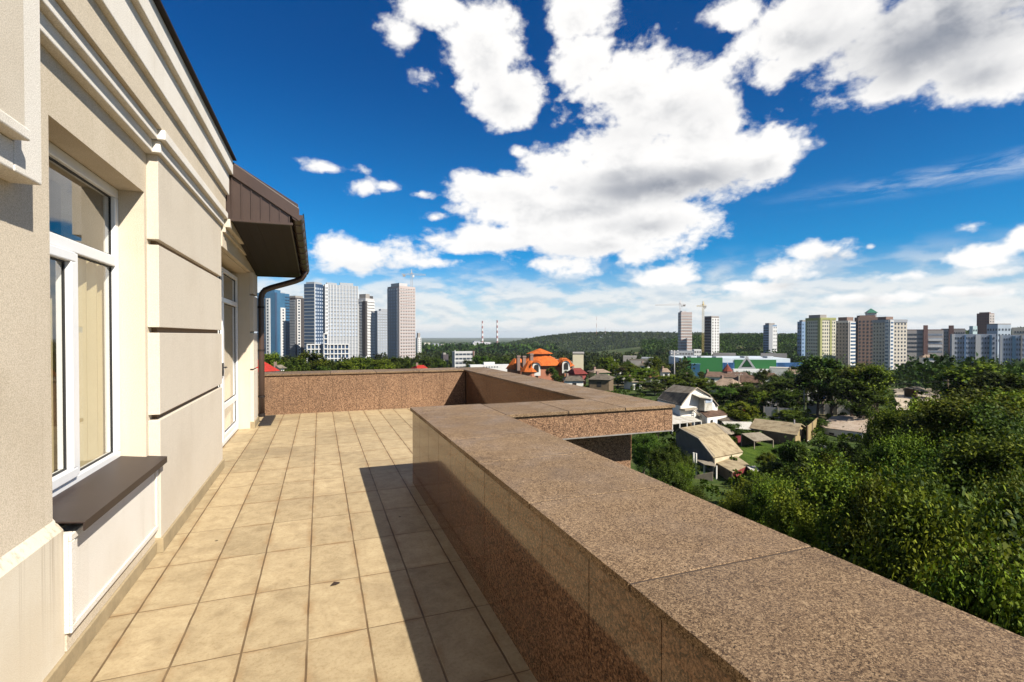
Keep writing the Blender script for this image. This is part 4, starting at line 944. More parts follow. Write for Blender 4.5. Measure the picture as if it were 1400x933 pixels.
for px, yt, lab in ((659.5, 439, 'left of the two red and white striped factory chimneys'), (679.7, 438, 'right one of the two red and white striped factory chimneys')):
    D = 2700; A, B = at(px, 470, D), at(px, yt, D); t = thing('factory_chimney', lab, 'chimney', A, 'striped factory chimneys')
    for k in range(9):
        z0, z1 = A.z + (B.z - A.z) * k / 9, A.z + (B.z - A.z) * (k + 1) / 9; r0, r1 = 5.6 - 2.4 * k / 9, 5.6 - 2.4 * (k + 1) / 9
        MB().tube([(A.x, A.y, z0), (A.x, A.y, z1)], [r0, r1], 16).build('band', RED if k % 2 == 0 else WHITEW, t, smooth=False)
for px, yt, yb, D, lab in ((815.5, 433, 462, 1650, 'tall thin radio mast on the far hill'), (827.5, 448, 462, 1680, 'short radio mast between two others on the far hill'), (839, 453, 464, 1700, 'shortest radio mast on the far hill, rightmost of three')):
    A, B = at(px, yb, D), at(px, yt, D); t = thing('radio_mast', lab, 'mast', A, 'radio masts on the far hill'); n = 6
    for k in range(n): MB().tube([A + (B - A) * (k / n), A + (B - A) * ((k + 1) / n)], [1.0 - .12 * k, .9 - .12 * k], 4).build('section', RED if k % 2 else WHITEW, t)

# ------------------------------------------------------------------ gardens, sheds and small houses below
K = 1.2                                                # distance scale that goes with the ground level
def Q(px, py, dep): return P3(px, py, dep * K)
def drop(p, z=None): return Vector((p.x, p.y, ground(p.x, p.y) - .3 if z is None else z))
def plate(m, pts, th):
    """a roof sheet or wall: polygon with thickness, pushed away from its visible side"""
    n = (pts[1] - pts[0]).cross(pts[2] - pts[0]).normalized()
    if n.z < 0: n = -n
    return m.extr(pts, -n * th)
def wallq(m, a, b, th=.15, z=None):
    """wall hanging from the edge a-b to the ground"""
    d = (b - a); d.z = 0; d.normalize(); n = Vector((d.y, -d.x, 0))
    return m.extr([a, b, drop(b, z), drop(a, z)], -n * th)
def corrugated(name, col, dirt, period=.17):
    m, t, b, o = newmat(name); p = ocoord(t)
    n1 = noise(t, p, .9, 6, .65); n2 = noise(t, p, 6, 4)
    c = MIX(t, MR(t, n1, .4, .68), (*col, 1), (*dirt, 1)); c = MIX(t, MR(t, n2, .5, .75, 0, .6), c, (*[d * .5 for d in dirt], 1))
    t.links.new(c, b.inputs['Base Color']); b.inputs['Roughness'].default_value = .9; b.inputs['Specular IOR Level'].default_value = .1
    w = N(t, 'ShaderNodeTexWave'); setin(t, w.inputs['Vector'], p); w.inputs['Scale'].default_value = 1.6; w.inputs['Distortion'].default_value = .3
    bump(t, b, w.outputs[1], .5, .05); return m
SLATE_Y = corrugated('weathered_yellow_sheet', (.29, .235, .145), (.18, .135, .08)); SLATE_G = corrugated('weathered_grey_sheet', (.21, .18, .135), (.115, .092, .065))
SLATE_D = corrugated('dark_weathered_sheet', (.12, .10, .075), (.06, .05, .04)); RUST = corrugated('rust_brown_sheet', (.105, .065, .045), (.055, .035, .025)); SHEETW = corrugated('white_grey_sheet', (.42, .40, .35), (.28, .25, .20))
WHITEP = plain('whitewash', (.56, .54, .49), .9, 0, .12, .8); GREYB = plain('grey_board', (.10, .09, .075), .9, 0, .2, 1.2); OCHRE = plain('ochre_boards', (.24, .18, .085), .85, 0, .25, 2.); BROWNW = plain('brown_boards', (.12, .085, .05), .9, 0, .25, 2.)
CONCF = plain('grey_concrete_panel', (.26, .25, .24), .9, 0, .2, .7); DARKO = plain('dark_opening', (.02, .018, .016), .8); REDP = plain('faded_red_paint', (.15, .025, .025), .7, 0, .25, 2.); WOODG = plain('grey_timber', (.24, .20, .15), .9, 0, .2, 3.)

# white house with a broken-pitch roof
h = thing('gambrel_house', 'white house with grey broken-pitch roof and an outside ladder to its loft', 'house', drop(Q(945, 580, 70), GZ)); lm(945, 84, 'white broken-pitch roofed house', 46)
apex, backr = Q(951.6, 530, 68), Q(920.5, 526.3, 75); kl, bkl = Q(941.7, 537.8, 67), Q(907.4, 535.4, 74); el_, bel = Q(930.4, 553.2, 66.5), Q(899.0, 545, 73.5); kr, er = Q(968.4, 539.8, 70), Q(981, 555, 70.5)
bkr, ber = kr + (backr - apex), er + (backr - apex)
m = MB(); m.face(apex, kl, el_, drop(el_), drop(er), er, kr)
m.face(backr, bkr, ber, drop(ber), drop(bel), bel, bkl); wallq(m, bel, el_); wallq(m, er, ber); m.build('wall', WHITEP, h)
ov = (apex - backr).normalized() * .35
m = MB(); plate(m, [backr, apex + ov, kl + ov, bkl], .12); plate(m, [backr, bkr, kr + ov, apex + ov], .12); m.build('roof', SLATE_G, h)
m = MB(); plate(m, [bkl, kl + ov, el_ + ov + (el_ - kl) * .08, bel + (el_ - kl) * .08], .12); plate(m, [bkr, ber, er + ov, kr + ov], .12); m.build('lower_roof', SLATE_D, h)
m = MB()
for a, b_ in ((apex, kl), (kl, el_), (apex, kr), (kr, er)): m.tube([a + ov * 1.1, b_ + ov * 1.1], .09, 4)
m.build('verge_board', WOODG, h)
gu = (er - el_); gu.z = 0; gu.normalize(); gn = Vector((gu.y, -gu.x, 0))
def gq(px, py, dep=67.6): return Q(px, py, dep)
def onwall(px, py):
    """point of the gable plane seen through a pixel"""
    r = ray(px, py); e = Vector((0, 0, EYE)); t = (el_ - e).dot(gn) / r.dot(gn); return e + r * t
def wallrect(parent, name, mat, x0, y0, x1, y1, out=.05, th=.1):
    p = [onwall(x0, y0), onwall(x1, y0), onwall(x1, y1), onwall(x0, y1)]
    z0, z1 = p[3].z, p[0].z; a, c_ = p[0], p[1]
    return MB().obox(Vector((a.x, a.y, 0)) + gn * out, (Vector((c_.x - a.x, c_.y - a.y, 0))).normalized(), -gn, math.hypot(c_.x - a.x, c_.y - a.y), th + out, z0, z1).build(name, mat, parent)
wallrect(h, 'loft_door', BROWNW, 943.6, 540.5, 953, 560, .04); wallrect(h, 'door_leaf', DARKO, 947.8, 541.5, 952.4, 559.5, .08)
wallrect(h, 'window', DARKO, 935.6, 546, 938.6, 549.6, .06); wallrect(h, 'window', DARKO, 966.6, 545, 969.5, 548.5, .06)
wallrect(h, 'loggia', SHEETW, 954, 544, 964.8, 561, 1.3, .2); wallrect(h, 'loggia_window', WINP, 955, 545.5, 964, 550, 1.36, .05)
p = [onwall(944, 538), onwall(962.5, 540.5)]; m = MB(); plate(m, [p[0], p[1], p[1] + gn * 1.7 - Vector((0, 0, .45)), p[0] + gn * 1.7 - Vector((0, 0, .45))], .07); m.build('canopy', SHEETW, h)
ld = MB(); a, b_ = onwall(945.4, 559.5) + gn * .3, onwall(953.5, 573.5) + gn * 1.6
for s in (-.25, .25): ld.tube([a + gu * s, b_ + gu * s], .06, 5)
for i in range(9): c_ = a + (b_ - a) * (i + .5) / 9; ld.tube([c_ - gu * .25, c_ + gu * .25], .05, 4)
ld.build('ladder', WOODG, h)
wallrect(h, 'landing', WOODG, 929.5, 559, 947, 561, 1.0, .2)
# brown lean-to on its right
x = thing('brown_roofed_annex', 'white annex with a rust brown sheet roof on the right of the white house', 'shed', drop(Q(975, 582, 68), GZ)); lm(978, 80, 'rust brown annex roof', 20)
a, b_, c_, d_ = Q(955.5, 561.6, 68.5), Q(976.3, 556, 72), Q(997, 566.8, 70), Q(966.6, 570.6, 65); m = MB(); plate(m, [a, b_, c_, d_], .1); m.build('roof', RUST, x)
m = MB(); wallq(m, d_ + Vector((0, 0, -.12)), c_ + Vector((0, 0, -.12))); wallq(m, a - Vector((0, 0, .15)), d_ - Vector((0, 0, .12))); m.build('wall', WHITEP, x)
dd = (c_ - d_); dd.z = 0; dd.normalize(); nn = Vector((dd.y, -dd.x, 0))
MB().obox(Vector((d_.x, d_.y, 0)) + dd * 1.2 + nn * .06, dd, nn, .7, .05, d_.z - 1.5, d_.z - .6).build('window', DARKO, x)
# pale lean-to
x = thing('lean_to', 'pale sheet lean-to roof on white posts in front of the white house', 'shed', drop(Q(938, 585, 66), GZ)); lm(938, 79, 'pale lean-to roof', 22)
a, b_, c_, d_ = Q(917, 564.5, 68), Q(932, 563.8, 69), Q(959.8, 575.6, 65), Q(917, 580.2, 62.5); m = MB(); plate(m, [a, b_, c_, d_], .08); m.build('roof', SHEETW, x)
for i in range(5): p = d_ + (c_ - d_) * (.05 + .23 * i) - Vector((0, 0, .1)); MB().tube([p, drop(p)], .09, 5).build('post', WHITEP, x)
p, q = d_ + (a - d_) * .5 - Vector((0, 0, .25)), c_ + (b_ - c_) * .5 - Vector((0, 0, .25)); m = MB(); wallq(m, p, q); m.build('back_wall', BROWNW, x)

# grey shed with the ochre sheet roof
h = thing('garden_shed', 'grey walled shed with a bent ochre sheet roof, below the white house', 'shed', drop(Q(960, 655, 47), GZ)); lm(968, 62, 'grey walled shed', 42)
A, B = Q(930.5, 585, 54), Q(976.3, 577.6, 60); C, D_ = Q(957, 599.5, 50), Q(993.5, 593.3, 56); E1, F1 = Q(976.6, 624.2, 46.5), Q(1015, 616.8, 52.5)
BL, BR = Q(924, 590, 57), Q(970, 583, 63)
m = MB(); m.extr([A, C, E1, drop(E1), drop(BL), BL], (B - A).normalized() * .15); m.extr([B, D_, F1, drop(F1), drop(BR), BR], -(B - A).normalized() * .15)
m.build('gable_wall', GREYB, h)
m = MB(); wallq(m, E1 - Vector((0, 0, .1)), F1 - Vector((0, 0, .1))); m.build('side_wall', plain('beige_render', (.42, .35, .24), .9, 0, .2, 1.), h)
ov = (A - B).normalized() * .3
m = MB(); plate(m, [A + ov, B, D_, C + ov], .1); plate(m, [BL + ov, A + ov, B, BR], .1); m.build('roof', SLATE_Y, h)
m = MB(); plate(m, [C + ov * 1.3 + Vector((0, 0, .06)), D_ + Vector((0, 0, .06)), F1 + (F1 - D_) * .05, E1 + ov * 1.3 + (E1 - C) * .05], .1); m.build('lower_roof', SLATE_Y, h)
m = MB()
for a, b_ in ((A, C), (C, E1)): m.tube([a + ov * 1.35, b_ + ov * 1.35], .08, 4)
m.build('verge_board', WOODG, h)
m = MB(); plate(m, [B, Q(1008.5, 591.5, 62), Q(1000, 594.5, 60), D_], .1); m.build('rear_roof', SLATE_G, h)
x = thing('shed_porch', 'sagging grey porch roof on white posts at the corner of the grey shed', 'porch', drop(Q(958, 655, 45), GZ)); lm(962, 55, 'sagging porch roof', 14)
a, b_, c_, d_ = Q(950.5, 628.2, 47), Q(974, 631.8, 46.5), Q(980, 637.5, 44.5), Q(962, 634.5, 43.8); m = MB(); plate(m, [a, b_, c_, d_], .06); m.build('roof', SLATE_G, x)
for p in (Q(948.3, 619, 46.3), Q(951.8, 620, 45.8), Q(963, 634, 45.5), Q(979.5, 637, 44.8)): MB().tube([p, drop(p)], .10, 5).build('post', WHITEP, x)
m = MB(); wallq(m, Q(949, 651, 45), Q(974.5, 645.5, 44.2), .12); m.build('low_wall', WOODG, x)
x = thing('red_walled_hut', 'small hut with a grey sheet roof and a faded red wall below the grey shed', 'shed', drop(Q(1000, 660, 44), GZ)); lm(1003, 53, 'red walled hut', 16)
a, b_, c_, d_ = Q(979, 632.8, 47), Q(1007, 623.4, 51), Q(1024.5, 635.5, 47.5), Q(1001.5, 645.6, 43.5); m = MB(); plate(m, [a, b_, c_, d_], .08); m.build('roof', SLATE_Y, x)
m = MB(); wallq(m, a + (d_ - a) * .1 - Vector((0, 0, .1)), a + (d_ - a) * .96 - Vector((0, 0, .1))); m.build('dark_wall', BROWNW, x)
m = MB(); wallq(m, d_ + (c_ - d_) * .03 - Vector((0, 0, .1)), d_ + (c_ - d_) * .95 - Vector((0, 0, .1))); m.build('red_wall', REDP, x)
m = MB(); a, b_, c_, d_ = Q(1021, 637.5, 46.5), Q(1032, 637, 48), Q(1039.5, 643, 46.5), Q(1030, 645.5, 44.5); plate(m, [a, b_, c_, d_], .08)
t = thing('sheet_pile', 'small whitish sheet lying beside the red walled hut', 'sheet', (a + c_) / 2); m.build('sheet', SHEETW, t)
t = thing('low_roof', 'low flat ochre sheet roof between the grey shed and the ochre shed', 'roof', drop(Q(1032, 620, 55), GZ)); lm(1030, 66, 'low flat ochre roof', 20)
a, b_, c_, d_ = Q(1008, 619, 56), Q(1030, 612, 61), Q(1052, 619.5, 58), Q(1030, 626.5, 54); m = MB(); plate(m, [a, b_, c_, d_], .08); m.build('sheet', SLATE_G, t)
for p in (a, b_, c_, d_): MB().tube([p - Vector((0, 0, .1)), drop(p)], .08, 5).build('post', WOODG, t)
t = thing('red_tarpaulin', 'faded red tarpaulin draped over a heap beside the ochre shed', 'tarpaulin', drop(Q(1013, 612, 61), GZ))
m = MB(); A0 = drop(Q(1013, 614, 60), GZ); ux, vx = view(1013)[1], view(1013)[0]; nu, nv = 12, 8; vs = []; rnd = random.Random(3)
for j in range(nv + 1):
    for i in range(nu + 1):
        a, c_ = i / nu * 2 - 1, j / nv * 2 - 1; vs.append(A0 + ux * a * 1.5 + vx * c_ * 1.5 + Vector((0, 0, max(0, .9 * (1 - a * a * .75) * (1 - c_ * c_ * .8)) + rnd.uniform(-.06, .06) + .1)))
m.add(vs, [(j * (nu + 1) + i, j * (nu + 1) + i + 1, (j + 1) * (nu + 1) + i + 1, (j + 1) * (nu + 1) + i) for j in range(nv) for i in range(nu)]); m.build('cloth', REDP, t, smooth=True)

# long ochre shed
h = thing('ochre_shed', 'long low shed with a yellow ochre sheet roof and board walls', 'shed', drop(Q(1062, 606, 60), GZ)); lm(1062, 74, 'long ochre shed', 40)
rl, rr, eL, eR, bR = Q(1032, 572.3, 66), Q(1095.7, 579.3, 60), Q(1024.3, 585.4, 63), Q(1090, 595.2, 57), Q(1103, 584.4, 62.5)
bL = bR + (rl - rr)
m = MB(); plate(m, [rl, rr, eR, eL], .1); plate(m, [rl, bL, bR, rr], .1); m.build('roof', SLATE_Y, h)
s = -Vector((0, 0, .12)); ins = (rl - rr).normalized() * .35
m = MB(); wallq(m, eL - ins * .5 + s, eR + ins + s); m.build('front_wall', BROWNW, h); m = MB(); wallq(m, bR + ins + s, bL - ins * .5 + s); m.build('back_wall', BROWNW, h)
m = MB(); m.extr([rr + ins + s, bR + ins + s, drop(bR + ins), drop(eR + ins), eR + ins + s], ins * .4); m.extr([rl - ins * .6 + s, bL - ins * .6 + s, drop(bL - ins * .6), drop(eL - ins * .6), eL - ins * .6 + s], -ins * .3); m.build('gable_wall', OCHRE, h)
c_ = (rr + eR + bR) / 3 + ins - s * 0; gd = (bR - eR); gd.z = 0; gd.normalize(); gnn = Vector((gd.y, -gd.x, 0))
MB().obox(Vector((c_.x, c_.y, 0)) - gd * .3 + gnn * .1, gd, gnn, .5, .06, c_.z - 1.0, c_.z - .1).build('window', DARKO, h)
MB().tube([Q(1086, 580, 60), Q(1086, 574, 60)], .09, 8).build('stove_pipe', CRG, h)
h = thing('white_shed', 'low white shed with a broad pale pinkish roof, half behind the big trees', 'shed', drop(Q(1150, 602, 63), GZ)); lm(1148, 76, 'low white shed', 32)
rl, rr, eL, eR = Q(1137.9, 569.3, 70), Q(1186, 573, 66), Q(1117, 583.8, 66.5), Q(1184, 592, 60); bk = Q(1160, 567.5, 78); bk2 = bk + (rr - rl)
m = MB(); plate(m, [rl, rr, eR, eL], .1); plate(m, [rl, bk, bk2, rr], .1); m.face(rl, eL, bk); m.build('roof', corrugated('pale_pinkish_sheet', (.39, .315, .24), (.29, .215, .155)), h)
m = MB(); i_ = (eR - eL).normalized() * .6; wallq(m, eL + i_ + s, eR - i_ + s); wallq(m, bk + i_ * 1.5 + s, eL + i_ + s); m.build('wall', WHITEP, h)
d0 = (eR - eL); d0.z = 0; d0.normalize(); n0 = Vector((d0.y, -d0.x, 0)); p = eL + d0 * 2.2
MB().obox(Vector((p.x, p.y, 0)) + n0 * .05, d0, -n0, .8, .1, p.z - .75, p.z - .45).build('window', DARKO, h)

# fences, barrels, poles
def fence(name, lab, pts, hgt, mat, pm, posts=None):
    P_ = [drop(Q(*p)) for p in pts]
    t = thing(name, lab, 'fence', P_[0])
    for a, b_ in zip(P_, P_[1:]):
        a2, b2 = a + (b_ - a) * .03, b_ - (b_ - a) * .03; d = (b2 - a2); d.z = 0; d.normalize(); n = Vector((-d.y, d.x, 0))
        m = MB(); m.extr([a2, b2, b2 + Vector((0, 0, hgt + .3)), a2 + Vector((0, 0, hgt + .3))], n * .08); m.build('panel', mat, t)
    for p in P_: MB().box((p.x - .09, p.y - .09, p.z - .1), (p.x + .09, p.y + .09, p.z + hgt + .4)).build('post', pm, t)
fence('concrete_fence', 'grey panel fence running behind the long ochre shed', [(1044, 576, 78), (1063, 577, 77), (1084, 578.5, 76)], 2.0, CONCF, GREYB)
fence('concrete_fence', 'upper grey panel fence left of the lamp post, behind the red flowers', [(1046, 561, 88), (1063, 562, 88), (1078, 563, 87)], 1.9, CONCF, GREYB)
fence('concrete_fence', 'pale grey panel fence right of the lamp post, behind the white shed', [(1104, 571.5, 82), (1126, 572, 81), (1144, 571.5, 80), (1164, 573, 79)], 2.0, plain('light_concrete_panel', (.36, .35, .33), .9, 0, .2, .7), GREYB)
fence('board_fence', 'short yellow board fence at the right end of the ochre shed', [(1103.5, 608, 60), (1110, 605, 62.5), (1117, 601, 66)], 2.3, OCHRE, BROWNW)
fence('garden_kerb', 'low pale kerb in front of the white shed', [(1104, 608.5, 60), (1120, 611, 58), (1140, 614.5, 56)], .25, WHITEP, WHITEP)
fence('concrete_fence', 'short white wall by the blue barrel under the dark trees', [(1104, 553, 98), (1122, 554, 97), (1146, 553, 98)], 1.0, WHITEP, GREYB)
def barrel(lab, px, py, dep, mat, r=.45, hh=1.4):
    p = Q(px, py, dep); t = thing('barrel', lab, 'barrel', p)
    MB().tube([p, p + Vector((0, 0, hh * .1)), p + Vector((0, 0, hh * .5)), p + Vector((0, 0, hh * .9)), p + Vector((0, 0, hh))], [r * .85, r, r * 1.05, r, r * .8], 16).build('drum', mat, t, smooth=True)
    MB().tube([p + Vector((0, 0, hh)), p + Vector((0, 0, hh + .12))], r * .4, 10).build('cap', mat, t)
    MB().tube([p - Vector((0, 0, .6)), p], r * .9, 8).build('stand', BROWNW, t)
barrel('bright blue plastic barrel among the dark trees', 1124.8, 546, 97, plain('blue_plastic', (.03, .12, .50), .4, 0, .05), .6, 1.4); barrel('green plastic barrel beside the light green bush', 1026.5, 547.5, 92, plain('green_plastic', (.03, .26, .12), .4, 0, .05), .5, 1.0)
def pole(name, lab, px, yt, yb, dep, r, mat, lamps=0, arms=0):
    A, B = Q(px, yb, dep), Q(px, yt, dep); A = drop(A); t = thing(name, lab, 'pole', A); lm(px, dep * K, lab, 4); rr = view(px)[1]
    MB().tube([A, B], [r, r * .65], 10).build('shaft', mat, t, smooth=True)
    for i in range(lamps):
        s = 1 if i % 2 == 0 else -1; L_ = B - Vector((0, 0, .3 + .9 * (i // 2))); MB().tube([L_, L_ + rr * s * .9 + Vector((0, 0, .15))], .05, 6).build('arm', mat, t)
        MB().box(tuple(L_ + rr * s * .9 - Vector((.22, .22, -.05))), tuple(L_ + rr * s * .9 + Vector((.22, .22, .25)))).build('lamp', WHITEW, t)
    for i in range(arms):
        z = B - Vector((0, 0, .4 + .7 * i)); MB().tube([z - rr * .9, z + rr * .9], .07, 6).build('crossarm', mat, t)
        for k in (-.8, -.3, .3, .8): MB().tube([z + rr * k, z + rr * k + Vector((0, 0, .22))], .05, 6).build('insulator', WHITEW, t)
pole('lamp_post', 'tall grey lamp post beside the upper fence, in front of dark trees', 1099.6, 512, 568, 84, .16, CRG, 2); pole('lamp_post', 'pale lamp post with boxes on it left of the shopping hall', 922, 479, 530, 130, .2, CRG, 4)
pole('utility_pole', 'dark wooden utility pole by the bare lot on the right', 1296, 519, 556, 95, .2, BROWNW, 0, 2); pole('utility_pole', 'thin grey utility pole in front of the brown roofed houses', 1010.2, 511, 545, 112, .17, WOODG, 0, 1)
pole('lamp_post', 'thin lamp post behind the lime green house', 836.5, 492, 525, 150, .14, CRG, 1); pole('utility_pole', 'grey post by the hedge left of the light green bush', 998.5, 536, 556, 96, .13, CRG, 0, 0)
pole('utility_pole', 'short dark post at the edge of the bare lot', 1279, 538, 553, 100, .12, BROWNW, 0, 0)

# brown roofed houses in the middle distance
def hip(name, lab, pl, pr, ye, yr, dep, depth, roofm, wallm, hang=.5, group=None, ridge=.5, turn=14.):
    """house with a hipped roof; eaves from pl to pr at ye, ridge at yr"""
    a, b_ = Q(pl, ye, dep), Q(pr, ye, dep); ze = (a.z + b_.z) / 2; vd, r = view((pl + pr) / 2); th = R(turn); u = r * math.cos(th) + vd * math.sin(th); v = Vector((-u.y, u.x, 0)); v = v if v.dot(vd) > 0 else -v
    L_ = (b_ - a).length / math.cos(th); c0 = Vector((a.x, a.y, 0)); zr = Q((pl + pr) / 2, yr, dep + depth * .5 / K).z
    p = [c0, c0 + u * L_, c0 + u * L_ + v * depth, c0 + v * depth]; rd = L_ * ridge * .5
    m1, m2 = c0 + v * depth * .5 + u * (L_ / 2 - rd), c0 + v * depth * .5 + u * (L_ / 2 + rd)
    t = thing(name, lab, 'house', drop(c0 + u * L_ / 2)); lm((pl + pr) / 2, dep * K, lab, (pr - pl) / 2)
    e = [Vector((q.x, q.y, ze)) for q in p]; r1, r2 = Vector((m1.x, m1.y, zr)), Vector((m2.x, m2.y, zr))
    rf = MB().add(e + [r1, r2], [(0, 1, 5, 4), (1, 2, 5), (2, 3, 4, 5), (3, 0, 4), (3, 2, 1, 0)]).build('roof', roofm, t)
    i_ = hang; q = [c0 + u * i_ + v * i_, c0 + u * (L_ - i_) + v * i_, c0 + u * (L_ - i_) + v * (depth - i_), c0 + u * i_ + v * (depth - i_)]
    MB().prism([w_[:2] for w_ in q], drop(c0).z - 1, ze - .05).build('wall', wallm, t)
    n = -v; k = max(1, int(L_ / 4))
    for i in range(k):
        w0 = c0 + u * (L_ * (i + .5) / k - .55) + v * (i_ - .06); MB().obox(w0, u, v, 1.1, .1, ze - 1.9, ze - .6).build('window', DARKO, t)
    MB().box((m1.x - .3, m1.y - .3, zr - .6), (m1.x + .3, m1.y + .3, zr + .7)).build('chimney', c_brick, rf)
    return t
BRT = corrugated('brown_roof_tile', (.13, .085, .06), (.075, .05, .04)); PKT = corrugated('pale_brown_roof', (.26, .195, .14), (.17, .12, .085)); RDT = corrugated('red_roof_sheet', (.34, .032, .022), (.25, .025, .02)); ORT = corrugated('orange_roof_tile', (.42, .105, .022), (.30, .07, .018), .3)
hip('long_house', 'long house with a dark brown roof in front of the shopping hall', 964, 1022, 515.5, 508, 140, 9, BRT, WHITEP, ridge=.85, turn=6)
hip('small_house', 'house with a pale brown roof in front of the dark brown roofed house', 969, 1001, 528, 516, 112, 9, PKT, WHITEP, ridge=.4, turn=-18)
hip('small_house', 'dark roofed house right of the thin utility pole', 1008, 1040, 523, 513, 125, 9, RUST, BROWNW, ridge=.5)
hip('small_house', 'pale roofed house alone among the dark trees under the ridge', 1261, 1279, 489, 485, 270, 9, PKT, WHITEP, ridge=.5)
hip('small_house', 'house with a dull red roof left of the pale lamp post', 888, 904, 516, 507, 140, 8, corrugated('dull_red_tile', (.25, .09, .06), (.17, .07, .05)), WHITEP, ridge=.3)
t = thing('turret', 'small reddish turret with a white finial above the dark brown roof', 'turret', drop(Q(994.5, 512, 142))); p = Q(994.5, 507.5, 142); MB().tube([drop(p), p], 1.6, 8).build('drum', c_brick, t); MB().tube([p, p + Vector((0, 0, 1.9)), p + Vector((0, 0, 2.4))], [1.7, .3, .1], 8).build('cone_roof', corrugated('rusty_red_sheet', (.16, .045, .03), (.11, .035, .025)), t); MB().tube([p + Vector((0, 0, 2.2)), p + Vector((0, 0, 3.1))], .12, 6).build('finial', WHITEW, t)
hip('small_house', 'house with a bright red steep roof right of the downpipe', 352, 381, 509, 492, 62, 8, RDT, WHITEP, ridge=.35, turn=25)
hip('small_house', 'small white gabled house among the trees left of the far end wall', 382, 392, 504, 499, 95, 6, SLATE_G, WHITEP, ridge=.8, turn=20)
hip('small_house', 'low house with a red roof in front of the pinkish tower', 570, 588, 506, 499.5, 120, 8, RDT, WHITEP, ridge=.5)
# mansion with orange roofs
h = thing('orange_roofed_mansion', 'mansion with orange tiled roofs, arched dormers and chimneys', 'house', drop(Q(738, 516, 150))); lm(738, 180, 'orange roofed mansion', 42)
wallM = plain('terracotta_render', (.30, .12, .07), .85, 0, .1, .5); vd, rr = view(738)
def poly_roof(c, r0, r1, z0, z1, n, mat, name, parent, sx=1., rot=.2):
    ring = lambda rad, z: [c + rr * (math.cos(rot + 2 * math.pi * k / n) * rad * sx) + vd * (math.sin(rot + 2 * math.pi * k / n) * rad) + Vector((0, 0, z - c.z)) for k in range(n)]
    a, b_ = ring(r0, z0), ring(max(r1, .05), z1); m = MB(); m.add(a + b_, [(i, (i + 1) % n, n + (i + 1) % n, n + i) for i in range(n)] + [tuple(range(n - 1, -1, -1)), tuple(range(n, 2 * n))]); return m.build(name, mat, parent)
zz = lambda py, dep=150: Q(738, py, dep).z
cM = Q(738, 500, 156); poly_roof(cM, 9.2, 3.4, zz(500), zz(487.2), 10, ORT, 'main_roof', h, 1.05); poly_roof(cM, 4.6, .3, zz(484.6), zz(477.5), 8, ORT, 'upper_roof', h, 1.1)
poly_roof(cM, 3.3, 3.3, zz(487.2), zz(484.6), 8, wallM, 'lantern', h); poly_roof(cM, 8.0, 8.0, GZ - 8, zz(500), 10, wallM, 'wall', h)
cL = Q(707, 500, 152); poly_roof(cL, 4.2, 1.4, zz(505), zz(491), 6, ORT, 'wing_roof', h); poly_roof(cL, 3.6, 3.6, GZ - 8, zz(505), 6, wallM, 'wing_wall', h)
cR = Q(770, 500, 154); poly_roof(cR, 4.4, 1.2, zz(502), zz(490.5), 6, ORT, 'wing_roof', h); poly_roof(cR, 3.7, 3.7, GZ - 8, zz(502), 6, wallM, 'wing_wall', h)
cF = Q(725, 508, 143); poly_roof(cF, 3.6, .9, zz(508, 143), zz(493.5, 143), 8, ORT, 'turret_roof', h); poly_roof(cF, 2.9, 2.9, GZ - 8, zz(508, 143), 8, wallM, 'turret_wall', h)
for px, py, dep in ((733.5, 505, 141), (774, 502, 149)):
    p = Q(px, py, dep); m = MB(); arch = [p + rr * (math.cos(a) * 1.35) + Vector((0, 0, .9 + math.sin(a) * 1.3)) for a in [math.pi * k / 10 for k in range(11)]]
    arch = [p + rr * 1.35 - Vector((0, 0, 2.2))] + arch + [p - rr * 1.35 - Vector((0, 0, 2.2))]; m.extr(arch, vd * 1.5); dm = m.build('dormer', WHITEP, h)
    m = MB(); arch = [p - vd * .12 + rr * (math.cos(a) * .75) + Vector((0, 0, .8 + math.sin(a) * .75)) for a in [math.pi * k / 8 for k in range(9)]]
    arch = [p - vd * .12 + rr * .75 - Vector((0, 0, .9))] + arch + [p - vd * .12 - rr * .75 - Vector((0, 0, .9))]; m.extr(arch, vd * .1); m.build('window', DARKO, dm)
    m = MB(); ar2 = [p - vd * .5 + rr * (math.cos(a) * 1.9) + Vector((0, 0, 1.0 + math.sin(a) * 1.9)) for a in [math.pi * k / 8 for k in range(9)]]; ar3 = [q - Vector((0, 0, .35)) - rr * 0 for q in ar2]
    for i in range(8): m.extr([ar2[i], ar2[i + 1], ar3[i + 1], ar3[i]], vd * 3.5)
    m.build('roof', ORT, dm)
for px, y0, y1 in ((708.5, 499, 486.3), (716.2, 498, 486.8), (726.3, 492, 483.5)):
    p = Q(px, y0, 148); MB().box((p.x - .55, p.y - .55, p.z - 2), (p.x + .55, p.y + .55, Q(px, y1, 148).z)).box((p.x - .7, p.y - .7, Q(px, y1, 148).z - .5), (p.x + .7, p.y + .7, Q(px, y1, 148).z - .15)).build('chimney', c_brick, h)
t = thing('cream_slab_building', 'narrow cream windowless end wall rising behind the mansion', 'building', drop(Q(790, 505, 190))); lm(790, 228, 'cream end wall', 8)
p = Q(783, 505, 190); d, vv = view(790)[1], view(790)[0]; zt = Q(790, 483.8, 190).z; MB().obox((p.x, p.y, 0), d, vv, 4.8, 18, drop(p).z - 3, zt).build('wall', plain('cream_yellow_render', (.45, .40, .28), .85, 0, .05, .3), t); MB().obox((p.x - .2, p.y - .2, 0), d, vv, 5.2, 18.6, zt + .01, zt + .25).build('roof', c_conc, t)
hip('small_house', 'house with a dark red rounded roof right of the cream end wall', 786, 804, 512, 503.5, 128, 7, corrugated('dark_red_sheet', (.16, .035, .03), (.11, .03, .025)), plain('dark_red_wall', (.22, .05, .045), .8), ridge=.6, turn=25)
